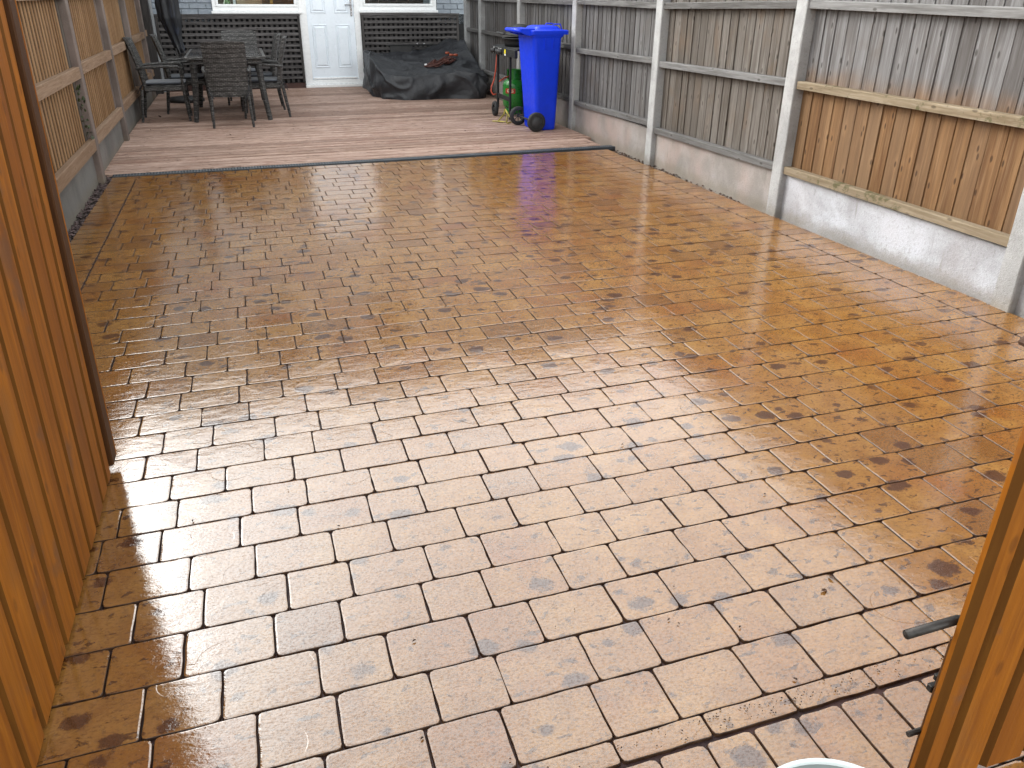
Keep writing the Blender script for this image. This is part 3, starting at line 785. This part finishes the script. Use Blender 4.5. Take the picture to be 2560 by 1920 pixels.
for z in (.25, 1.0, 1.7): MB().box(-.052, -.0225, .79, 2.36, z, z+.10, .003).build('ledge', GATED, lg)
rg = empty('gate_leaf', (0, .785, 0), label='orange stained boarded gate leaf with an iron drop bolt, at the right edge', category='gate', group='two leaves of the orange gate')
rg.rotation_euler = (0, 0, 0)
ex = [1.087, 1.150, 1.262, 1.378, 1.495, 1.61, 1.725, 1.84, 1.955, 2.07, 2.185, 2.30, 2.415, 2.53, 2.645, 2.76]
M90 = Matrix(((0, 1, 0, 0), (-1, 0, 0, 0), (0, 0, 1, 0), (0, 0, 0, 1)))
for i in range(len(ex)-1):
    darken_grooves(gboard(ex[i], ex[i+1], -.085, 1.86, 60+i).xf(Matrix(((0, 1, 0, 0), (-1, 0, 0, 0), (0, 0, 1, 0), (0, 0, 0, 1)))).build('gate_board', GATE, rg))
MB().box(1.106, 1.172, .0225, .042, -.080, .285, .003).build('batten', GATED, rg)
MB().box(1.125, 1.180, .0225, .045, .40, 1.80, .003).build('batten', GATED, rg)
for z in (.55, 1.3): MB().box(1.181, 2.74, .0225, .050, z, z+.10, .003).build('ledge', GATED, rg)
MB().tube([(.990, .036, .326), (1.06, .036, .329), (1.105, .036, .331), (1.116, .036, .328), (1.121, .036, .315), (1.122, .036, .27), (1.122, .036, .20)], .0088, 12).build('drop_bolt', IRON, rg, smooth=True)
MB().box(1.106, 1.140, .043, .056, .135, .152, .002).box(1.110, 1.14, .043, .052, .165, .180, .002).build('bolt_keep', IRON, rg)
MB().tube([(1.078, .04, .035), (1.12, .04, .037)], .006, 8).build('bolt_pin', IRON, rg)
lt = MB().box(1.068, 1.120, .0235, .046, .868, .910, .005).tube([(1.09, .046, .875), (1.09, .070, .875)], .008, 8).build('latch', RUST, rg)

# the right leaf hangs a little clear of the ground and nearer the gateway line
rg.location = (.017, .7245, 0)
for o in rg.children: o.data.transform(Matrix.Translation((0, 0, .1045)) @ Matrix.Scale(.923, 4))

# ------------------------------------------------------------------ bucket
bk = empty('bucket', (.680, .541, 0), label='round bucket with pale rim at the bottom edge of the photograph', category='bucket')
MB().lathe([(.0, .006), (.098, .006), (.102, .010), (.134, .276), (.1365, .276), (.106, .002), (.0, .0)], 48).build('body', GALV, bk, smooth=True)
MB().lathe([(.1355, .268), (.1355, .281), (.1375, .284), (.1405, .284), (.1425, .280), (.1425, .266), (.140, .264), (.138, .270), (.1355, .268)], 64).build('rim', RIM, bk, smooth=True)

# ------------------------------------------------------------------ dining table
tb = empty('dining_table', (-.19, 10.68, .010), label='rectangular charcoal rattan dining table on the deck', category='table')
tw, tl, th = .43, .735, .690
MB().box(-tw, tw, -tl, tl, th-.036, th-.004, .006).build('tabletop', RATTAN, tb)
MB().box(-tw+.035, tw-.035, -tl+.035, tl-.035, th-.0038, th+.002, .001).build('glass_top', plain('smoked_glass_top', (.030, .031, .034), .10, coat=.6, crough=.03), tb)
MB().box(-tw+.05, tw-.05, -tl+.05, tl-.05, th-.085, th-.0365).build('apron', RATTAN, tb)
for sx in (-1, 1):
    for sy in (-1, 1):
        pts = []
        for i in range(7):
            t = i/6; k = .0+.035*math.sin(t*math.pi*.5)*0 + (.062*(t**1.6))
            pts.append((sx*(tw-.10+.015+k*.95), sy*(tl-.10+k*.8), (th-.06)*(1-t)))
        MB().tube(pts, [.036, .035, .034, .033, .031, .029, .026], 8).build('leg', RATTAN, tb)

# ------------------------------------------------------------------ chairs: built facing +Y, back at y = 0
def make_chair():
    t = empty('dining_chair', label='x', category='chair', group='charcoal rattan chairs round the dining table')
    P = []; hw0, hw1 = .195, .218; nz, nx = 12, 8
    front = []; back = []
    for i in range(nz+1):
        f = i/nz; z = .31+.55*f; hw = hw0+(hw1-hw0)*math.sin(f*math.pi*.55)
        yb = .055-.045*f-.070*f*f
        rf_ = []; rb = []
        for j in range(nx+1):
            s = -1+2*j/nx; curve = -.030*(1-s*s)
            z2 = z+(.012*(1-s*s) if i == nz else 0)
            rf_.append((s*hw, yb+curve+.030, z2)); rb.append((s*hw, yb+curve, z2))
        front.append(rf_); back.append(rb)
    mb = MB(); mb.grid(front); mb.grid(back); w = nx+1; n1 = len(front)*w
    rimi = [i*w for i in range(nz+1)]+[nz*w+j for j in range(1, w)]+[i*w+nx for i in range(nz-1, -1, -1)]+[j for j in range(nx-1, 0, -1)]
    for a, b in zip(rimi, rimi[1:]+rimi[:1]): mb.f.append((a, b, n1+b, n1+a))
    mb.build('backrest', RATTAN, t, smooth=False)
    MB().box(-.215, .215, .045, .485, .325, .385, .010).build('seat', RATTAN, t)
    c = MB().box(-.205, .205, .055, .480, .386, .425, .014).build('cushion', CUSH, t); mod_subsurf(c, 1)
    MB().box(-.207, .207, .053, .482, .402, .407, .001).build('piping', PIPE, c)
    for sx in (-1, 1):
        MB().tube([(sx*.190, .020, .345), (sx*.198, -.004, .17), (sx*.205, -.030, .0)], [.017, .016, .013], 8).build('leg', RATTAN, t)
        MB().tube([(sx*.222, .452, .385), (sx*.224, .460, .19), (sx*.228, .474, .0)], [.017, .016, .013], 8).build('leg', RATTAN, t)
        MB().tube([(sx*.215, .000, .560), (sx*.238, .08, .575), (sx*.243, .30, .585), (sx*.240, .425, .580), (sx*.236, .448, .560), (sx*.232, .452, .47), (sx*.224, .452, .37)], [.015, .015, .016, .016, .015, .014, .014], 8).build('armrest', RATTAN, t)
        MB().tube([(sx*.20, .05, .415), (sx*.205, .0, .36), (sx*.16, -.035, .30)], .004, 6).build('cushion_tie', PIPE, t)
    return t
ch0 = make_chair()
CH = [((-.187, 9.505, .010), 0.0, 'rattan armchair with its back to the camera at the near end of the table'),
      ((-1.140, 10.345, .010), -math.pi/2+.02, 'rattan armchair with slate blue cushion, leftmost one, close against the slat fence'),
      ((-.925, 10.985, .010), -math.pi/2+.05, 'rattan armchair on the left side of the table, behind the one nearest the camera'),
      ((.425, 10.385, .010), math.pi/2-.04, 'nearer of the two rattan armchairs on the door side of the table'),
      ((.385, 11.06, .010), math.pi/2+.02, 'farther of the two rattan armchairs on the door side of the table'),
      ((-.02, 11.93, .010), math.pi, 'rattan armchair at the far end of the table, facing the camera')]
for i, (loc, rz, lab) in enumerate(CH):
    o = ch0 if i == 0 else copy_tree(ch0)
    o.location = loc; o.rotation_euler = (0, 0, rz); o['label'] = lab

# ------------------------------------------------------------------ parasol
ps = empty('parasol', (-.80, 12.05, .010), label='closed dark navy parasol standing behind the table', category='parasol')
MB().tube([(0.03, 0, .0), (.01, 0, .7), (-.01, 0, 2.4)], .021, 12).build('pole', BLACKM, ps, smooth=True)
MB().lathe([(0, .07), (.05, .07), (.22, .05), (.235, .03), (.235, .0), (0, 0)], 28).build('base', BLACKP, ps, smooth=True)
prof = [(.60, .035, .03), (.64, .055, .02), (.70, .058, .01), (.80, .070, -.01), (.90, .100, -.025), (1.02, .132, -.035), (1.20, .130, -.030), (1.5, .110, -.01), (1.9, .07, 0), (2.3, .03, 0)]
rows = []
n = 40
for i in range(46):
    t = i/45*(len(prof)-1); a = int(min(t, len(prof)-2)); f = t-a
    z = prof[a][0]*(1-f)+prof[a+1][0]*f; r = prof[a][1]*(1-f)+prof[a+1][1]*f; cx = prof[a][2]*(1-f)+prof[a+1][2]*f
    row = []
    for k in range(n+1):
        an = 2*math.pi*(k % n)/n
        rr_ = r*(1+.16*math.sin(an*7+z*3)+.08*math.sin(an*3-z*6)+.10*noise.noise(Vector((math.cos(an)*2, math.sin(an)*2, z*4))))
        row.append((cx+rr_*math.cos(an), rr_*math.sin(an)*.85, z))
    rows.append(row)
MB().grid(rows).build('canopy', CANOPY, ps, smooth=True)
MB().tube([(.03-.05, -.10, .66), (.0, -.13, .58), (.05, -.12, .53), (.08, -.09, .60), (.06, -.08, .66)], .006, 6).tube([(.0, -.10, .70), (.03, -.12, .60), (-.02, -.13, .56), (-.05, -.10, .64)], .006, 6).build('tie_cord', BLACKP, ps)

# ------------------------------------------------------------------ tarpaulin-covered thing
poly = [(1.80, 13.30), (1.74, 12.9), (1.70, 12.3), (1.73, 11.92), (1.84, 11.66), (2.14, 11.44), (2.58, 11.46), (3.00, 11.36), (3.20, 11.40), (3.29, 11.75), (3.31, 12.4), (3.31, 13.05), (3.18, 13.31), (2.4, 13.33)]
cxy = Vector((2.48, 12.35))
def foot(t):
    n = len(poly); u = (t % 1)*n; i = int(u); f = u-i
    p0, p1, p2, p3 = (Vector(poly[(i+k) % n]) for k in (-1, 0, 1, 2))
    return .5*((2*p1)+(p2-p0)*f+(2*p0-5*p1+4*p2-p3)*f*f+(3*p1-p0-3*p2+p3)*f*f*f)
def rim_h(p):
    x, y = p
    fx = (x-1.6)/1.7; fy = (y-11.4)/1.9
    h = .30+.20*fy+.02*math.sin(x*9)+.03*math.sin(x*4+y*3)
    h += .17*math.exp(-((x-3.22)**2/.05+(y-12.95)**2/.25))
    h += .13*math.exp(-((x-1.72)**2/.03+(y-12.25)**2/.20))
    h += .10*max(0, fx-.5)*fy
    return h
rows = []; NT = 220; NR = 64
for i in range(NR+1):
    v = i/NR; row = []
    for k in range(NT+1):
        t = (k % NT)/NT; e = foot(t); d = e-cxy
        if v < .62:
            r = v/.62*.93; p = cxy+d*r; h = rim_h(e); q = r/.93
            hc = .33+.10*(p.y-11.4)/1.9
            z = hc+(h-hc)*q**2.2
        else:
            s = (v-.62)/.38; r = .93+.07*math.sin(min(1, s*1.6)*math.pi/2)+.012*math.sin(s*7+t*40)
            r -= .035*s**2*(1 if e.x > 2.5 and e.y < 12 else .3)
            p = cxy+d*r; z = rim_h(e)*(1-s**1.15)+.012
        P = Vector((p.x, p.y, z))
        # folds: radial creases on the sides, broad ridges on top
        a1 = abs(noise.noise(Vector((P.x*2.6, P.y*2.6, 3.1))))
        a2 = abs(noise.noise(Vector((P.x*5+P.z*3, P.y*5-P.z*2, 7.7))))
        a3 = noise.noise(Vector((t*20, P.z*2.5, 1.2)))
        top = min(1, v/.62) if v < .62 else 1
        rg_ = (1-min(1, abs(noise.noise(Vector((P.x*2.1+.6*P.y, P.y*2.9, 9.3))))*2.6))**3; rg2 = (1-min(1, abs(noise.noise(Vector((P.x*3.4, P.y*2.2+P.x, 4.3))))*3))**3
        P.z += (.040*(.35-a1)+.014*(.3-a2)+.034*rg_+.018*rg2)*(1 if v < .62 else max(0, 1-(v-.62)/.30))
        if v > .45:
            k2 = min(1, (v-.45)/.2)
            nrm = Vector((d.x, d.y, 0)).normalized(); P += nrm*(.050*a3+.004*noise.noise(Vector((t*80, P.z*7, 5)))+.034*((1-min(1, abs(noise.noise(Vector((t*15+P.z*2.5, P.z*4.0, 2))))*3))**2))*k2
        if v > .62: P.z = max(.011, P.z)
        row.append(tuple(P))
    rows.append(row)
tp = MB().grid(rows).build('tarpaulin_cover', TARP, smooth=True, label='black tarpaulin draped in folds over a low bulky shape beside the door', category='tarpaulin')
# cord coil lying on it
def zc(x, y):
    from mathutils.bvhtree import BVHTree
    global BV
    if 'BV' not in globals():
        BV = BVHTree.FromPolygons([Vector(v) for v in [c.co for c in tp.data.vertices]], [tuple(p.vertices) for p in tp.data.polygons])
    h = BV.ray_cast(Vector((x, y, 3)), Vector((0, 0, -1)))
    return h[0].z if h[0] else .4
rr = random.Random(11); pts = []
for i in range(190):
    t = i/190; a = t*2*math.pi*6.3
    x = 2.74+.27*math.cos(a)*(.75+.25*math.sin(a*.37))+.03*math.sin(a*2.3); y = 12.25+.20*math.sin(a+.5)*(.6+.4*math.cos(a*.21))+(x-2.74)*.5
    pts.append((x, y, zc(x, y)+.016+.020*(.5+.5*math.sin(a*1.7))))
ec = empty('extension_cord', (0, 0, 0), label='tangled red-brown cord with orange ends lying on the black tarpaulin', category='cord')
MB().tube(pts, .0085, 6).build('cable', CORD, ec, smooth=True)
for (x, y) in ((2.98, 12.55), (3.04, 12.52), (2.93, 12.60)):
    z = zc(x, y)+.045
    MB().lathe([(0, -.03), (.014, -.03), (.02, -.01), (.018, .02), (.008, .035), (0, .035)], 10, (x, y, z), 'x').build('orange_connector', ORANGE, ec, smooth=True)
z = zc(2.50, 12.12)+.035
MB().lathe([(0, -.02), (.012, -.02), (.016, .01), (0, .02)], 8, (2.50, 12.12, z), 'x').build('pale_connector', WHITE, ec, smooth=True)
# folded frame behind it
ff = empty('folded_table', (2.66, 13.29, .012), label='folded black camping table leaning on the lattice behind the tarpaulin', category='table')
MB().box(-.47, -.13, -.012, .012, .0, .60, .004).box(.16, .48, -.012, .012, .0, .60, .004).build('panel', BLACKP, ff)
MB().box(-.50, .50, -.020, -.0125, .585, .602, .002).box(-.13, .16, -.018, -.006, .548, .560, .002).build('frame_bar', BLACKM, ff)
for x in (-.05, .06): MB().lathe([(0, -.012), (.010, -.010), (.012, 0), (.010, .010), (0, .012)], 10, (x, -.026, .612)).build('catch', CHROME, ff, smooth=True)

# ------------------------------------------------------------------ wheelie bin
bn = empty('wheelie_bin', (2.935, 8.655, .011), .07, label='blue wheelie bin with a closed lid standing on the deck', category='bin')
def loop(x0, x1, y0, y1, z, r, n=5):
    out = []
    for (cx, cy, a0) in ((x1-r, y1-r, 0), (x0+r, y1-r, 90), (x0+r, y0+r, 180), (x1-r, y0+r, 270)):
        for k in range(n+1):
            a = R(a0+90*k/n); out.append((cx+r*math.cos(a), cy+r*math.sin(a), z))
    return out
def loft(mb, loops, cap0=True, cap1=True):
    n = len(loops[0]); vs = [p for l in loops for p in l]; fs = []
    for i in range(len(loops)-1):
        for k in range(n): fs.append((i*n+k, i*n+(k+1) % n, (i+1)*n+(k+1) % n, (i+1)*n+k))
    if cap0: fs.append(tuple(range(n))[::-1])
    if cap1: fs.append(tuple((len(loops)-1)*n+k for k in range(n)))
    return mb.add(vs, fs)
b = MB()
L = []
for z, x0, x1, hy in ((.0, .000, .212, .180), (.012, -.008, .220, .187), (.20, -.020, .226, .196), (.60, -.052, .238, .210), (.92, -.078, .250, .222), (.94, -.085, .275, .228), (.965, -.085, .280, .228)):
    L.append(loop(x0, x1, -hy, hy, z, .040))
loft(b, L).build('body', BLUE, bn, smooth=False)
l = MB()
loft(l, [loop(-.11, .322, -.236, .236, .955, .035), loop(-.11, .325, -.238, .238, .990, .035), loop(-.095, .307, -.226, .226, .998, .035), loop(-.03, .265, -.175, .175, 1.002, .05), loop(-.005, .242, -.150, .150, 1.028, .05), loop(.03, .215, -.12, .12, 1.036, .05)]).build('lid', BLUE, bn)
MB().tube([(-.215, -.20, .992), (-.215, .20, .992)], .020, 14).build('handle', BLUE, bn, smooth=True)
for y in (-.205, -.07, .07, .20):
    MB().add([(-.225, y, .985), (-.20, y, 1.012), (-.06, y, 1.005), (-.05, y, .93), (-.16, y, .955), (-.225, y+.014, .985), (-.20, y+.014, 1.012), (-.06, y+.014, 1.005), (-.05, y+.014, .93), (-.16, y+.014, .955)],
             [(0, 1, 2, 3, 4), (9, 8, 7, 6, 5)]+[(k, (k+1) % 5, 5+(k+1) % 5, 5+k) for k in range(5)]).build('handle_bracket', BLUE, bn)
MB().add([(-.20, -.19, 1.010), (-.20, .19, 1.010), (-.05, .19, 1.012), (-.05, -.19, 1.012), (-.20, -.19, 1.004), (-.20, .19, 1.004), (-.05, .19, 1.000), (-.05, -.19, 1.000)],
         [(0, 1, 2, 3), (7, 6, 5, 4), (0, 4, 5, 1), (3, 2, 6, 7), (0, 3, 7, 4), (1, 5, 6, 2)]).build('lid_hinge', BLUE, bn)
for y in (-.10, .10): MB().tube([(.19, y, 1.030), (.20, y, 1.050), (.275, y, 1.050), (.295, y, .998)], .006, 6).build('lid_grip', BLUE, bn, smooth=True)
for x in (.05, .14): MB().box(x, x+.006, -.2315, -.218, .82, .925, .002).build('rib', BLUE, bn)
MB().tube([(-.045, -.23, .098), (-.045, .23, .098)], .010, 10).build('axle', BLACKM, bn)
def wheel(y, face, spokes):
    w = MB().lathe([(.062, -.022), (.090, -.024), (.099, -.016), (.101, 0), (.099, .016), (.090, .024), (.062, .022), (.062, -.022)], 36, (-.045, y, .100), 'y').build('wheel', RUBBER, bn, smooth=True)
    if not spokes:
        MB().lathe([(0, -.020), (.040, -.020), (.048, -.012), (.058, -.017), (.062, -.010), (.062, .010), (0, .012)], 32, (-.045, y, .100), 'y').build('hub', HUB, w, smooth=True)
    else:
        h = MB().lathe([(0, -.010), (.014, -.010), (.014, .010), (0, .010)], 14, (-.045, y, .100), 'y')
        for k in range(8):
            a = k*math.pi/4; h.tube([(-.045, y, .1), (-.045+.062*math.cos(a), y, .1+.062*math.sin(a))], .005, 5)
        h.build('hub', HUB, w)
wheel(-.262, -1, False); wheel(.262, 1, True)

# ------------------------------------------------------------------ gas barbecue
bq = empty('gas_barbecue', (2.83, 8.93, .010), label='black trolley barbecue standing between the blue bin and the tarpaulin', category='barbecue')
cp = MB().box(.0, .035, 0, .90, .695, .780, .005).build('control_panel', BLACKM, bq)
MB().box(.0352, .40, .01, .89, .770, .790, .004).build('top_plate', BLACKM, bq)
MB().box(.38, .40, .01, .89, .69, .7695, .004).build('back_panel', BLACKM, bq)
for y in (.80, .60, .52):
    kn = MB().lathe([(0, -.045), (.017, -.045), (.022, -.040), (.026, -.010), (.028, -.001), (0, -.001)], 16, (0, y, .733), 'x').build('knob', BLACKP, cp, smooth=True)
    MB().tube([(-.003, y+.036*math.cos(a), .733+.036*math.sin(a)) for a in [R(v) for v in range(-60, 121, 20)]], .0028, 5).build('dial_mark', WHITE, cp)
MB().box(-.003, -.0008, .335, .385, .722, .766).build('warning_sticker', YLABEL, cp); MB().box(-.003, -.0008, .335, .375, .703, .7205).build('rating_label', WHITE, cp)
for x in (.035, .36):
    for y in (.27, .76):
        MB().box(x-.012, x+.012, y-.014, y+.014, .10 if y > .5 else .02, .70, .003).build('leg', BLACKM, bq)
MB().box(.026, .034, .285, .745, .215, .265, .002).box(.35, .37, .285, .745, .215, .265, .002).build('shelf_rail', BLACKM, bq)
def bwheel(x, y):
    w = MB().lathe([(.045, -.020), (.078, -.021), (.084, -.010), (.084, .010), (.078, .021), (.045, .020), (.045, -.020)], 28, (x, y, .085), 'x').build('wheel', RUBBER, bq, smooth=True)
    h = MB().lathe([(0, -.013), (.018, -.015), (.022, 0), (.018, .015), (0, .013)], 14, (x, y, .085), 'x')
    for k in range(5):
        a = k*math.pi*.4; h.tube([(x, y, .085), (x, y+.046*math.cos(a), .085+.046*math.sin(a))], .007, 5)
    h.build('hub', HUB, w)
bwheel(.000, .765); bwheel(.40, .765)
# round cooking pan with raised lid
pan = MB().lathe([(0, .790), (.165, .791), (.180, .83), (.185, .868), (.200, .870), (.200, .882), (.176, .882), (.170, .84), (0, .82)], 32, (.215, .50, 0)).build('hotplate_bowl', BLACKM, bq, smooth=True)
lid = MB().lathe([(0, .13), (.06, .125), (.11, .10), (.16, .05), (.185, .0), (.20, 0), (.20, -.010), (.178, -.010), (.150, .045), (0, .115)], 32).xf(Matrix.Translation((.245, .52, .895)) @ Matrix.Rotation(R(8), 4, 'Y')).build('hood', BLACKM, bq, smooth=True)
MB().tube([(.00, .40, .925), (-.02, .52, .930), (.00, .66, .930)], .012, 8).build('hood_handle', BLACKP, bq)
MB().tube([(.03, .79, .69), (.02, .80, .52), (.0, .81, .40), (-.035, .80, .33), (-.045, .78, .28), (-.025, .76, .245), (.01, .75, .25)], .0085, 8).tube([(.045, .73, .395), (.12, .78, .425), (.20, .84, .44), (.28, .90, .42)], .0085, 8).build('gas_hose', HOSE, bq, smooth=True)
# gas cylinder
gc = empty('gas_cylinder', (3.115, 9.84, .010), label='green gas cylinder with a red GAS badge standing under the barbecue', category='gas cylinder')
MB().lathe([(0, .05), (.08, .052), (.125, .085), (.138, .12), (.138, .33), (.130, .365), (.095, .395), (.04, .408), (0, .41)], 40).build('body', GREEN, gc, smooth=True)
MB().lathe([(.104, .0), (.112, .0), (.112, .06), (.104, .075), (.104, .0)], 32).build('foot_ring', GREEN, gc, smooth=True)
co = MB(); vs = []
for k in range(31):
    a = R(215+15+k*10.2)
    for (r, z) in ((.088, .38), (.088, .51), (.080, .51), (.080, .38)): vs.append((r*math.cos(a), r*math.sin(a), z))
fs = [(4*k+j, 4*k+(j+1) % 4, 4*k+4+(j+1) % 4, 4*k+4+j) for k in range(30) for j in range(4)]+[(0, 1, 2, 3), (123, 122, 121, 120)]
co.add(vs, fs).build('collar', GREEN, gc)
MB().tube([(0, 0, .40), (0, 0, .45)], .018, 10).build('valve', plain('brass_valve', (.45, .30, .10), .35, 1), gc)
badge = MB(); rows = []
for z in (.245, .258, .290, .302):
    ins = R(2.5) if z in (.245, .302) else 0
    rows.append([(.1395*math.cos(a), .1395*math.sin(a), z) for a in [R(205)+ins+(R(54)-2*ins)*k/10 for k in range(11)]])
badge.grid(rows).build('badge', RED, gc, smooth=True)
cu = bpy.data.curves.new('gas_text', 'FONT'); cu.body = 'GAS'; cu.size = .046; cu.align_x = 'CENTER'; cu.align_y = 'CENTER'; cu.extrude = 0; cu.offset = .0012
to = bpy.data.objects.new('gas_text', cu); COL.objects.link(to); bpy.context.view_layer.update()
tm = bpy.data.meshes.new_from_object(to.evaluated_get(bpy.context.evaluated_depsgraph_get())); bpy.data.objects.remove(to)
for v in tm.vertices:
    a = R(232)+v.co.x/.141; z = .2735+v.co.y
    v.co = (.1412*math.cos(a), .1412*math.sin(a), z)
tm.materials.clear(); tm.materials.append(plain('cream_lettering', (.75, .68, .45), .5, var=.02))
tobj = bpy.data.objects.new('lettering', tm); COL.objects.link(tobj); tobj.parent = gc

# yellow strap
st = MB()
def ribbon(pts, w, up=(0, 0, 1)):
    vs = []; fs = []
    for i, p in enumerate(pts):
        p = Vector(p); t = (Vector(pts[min(i+1, len(pts)-1)])-Vector(pts[max(i-1, 0)])).normalized(); s = t.cross(Vector(up)).normalized()*w/2
        n = s.cross(t).normalized()*.0015
        vs += [p+s+n, p-s+n, p-s-n, p+s-n]
    for i in range(len(pts)-1):
        for k in range(4): fs.append((4*i+k, 4*i+(k+1) % 4, 4*i+4+(k+1) % 4, 4*i+4+k))
    fs += [(0, 1, 2, 3), (4*len(pts)-1, 4*len(pts)-2, 4*len(pts)-3, 4*len(pts)-4)]
    st.add(vs, fs)
ribbon([(2.665, 9.23, .018), (2.72, 9.18, .022), (2.78, 9.12, .018)], .045)
ribbon([(2.72, 9.19, .020), (2.77, 9.25, .045), (2.83, 9.33, .075), (2.845, 9.34, .13)], .022, (0, 1, .3))
ribbon([(2.775, 9.05, .020), (2.80, 9.10, .06), (2.835, 9.20, .10), (2.842, 9.30, .13)], .022, (0, 1, .3))
ribbon([(2.775, 9.03, .018), (2.83, 9.06, .020), (2.86, 9.10, .030), (2.845, 9.2, .085), (2.835, 9.25, .12)], .018, (0, 1, .3))
st.build('yellow_strap', YELLOW, label='crumpled yellow webbing strap lying on the deck beside the bin wheels', category='strap')

# bits of leaf and grit on the deck and patio
rr = random.Random(21); lm = MB()
def leaf(x, y, z, s):
    M = Matrix.Translation((x, y, z)) @ Matrix.Rotation(rr.uniform(0, 6.3), 4, 'Z') @ Matrix.Rotation(rr.uniform(-.4, .4), 4, 'X')
    lm.add([M @ Vector(v) for v in ((0, -s, .001), (s*.5, -s*.2, .004), (s*.35, s*.6, .003), (0, s*1.1, .0015), (-s*.4, s*.5, .004), (-s*.5, -s*.3, .003))], [(0, 1, 2, 3), (0, 3, 4, 5)])
for i in range(70):
    x = rr.uniform(-1.05, 3.1); y = rr.uniform(7.5, 13); leaf(x, y, .013, rr.uniform(.005, .014))
leaf(-1.02, 10.55, .016, .030); leaf(-1.10, 10.1, .016, .02); leaf(.92, 11.6, .014, .022); leaf(-.23, 9.0, .014, .018)
for i in range(60):
    leaf(rr.uniform(-.5, 3.1), .8+rr.random()**1.5*5.5, .0025, rr.uniform(.003, .0065))
for i in range(150):
    x = rr.gauss(.95, .22); leaf(x, ysk(x, rr.uniform(.95, 1.0)), .0015, rr.uniform(.0008, .0028))
for i in range(40): leaf(rr.uniform(-.5, 2.6), .95+rr.random()*2.5, .002, rr.uniform(.001, .0035))
leaf(1.285, 1.30, .003, .010); leaf(1.235, 1.265, .003, .011)
lm.build('leaf_litter', LEAFM, kind='stuff', label='scattered specks of dead leaf on the deck and the patio', category='leaves')
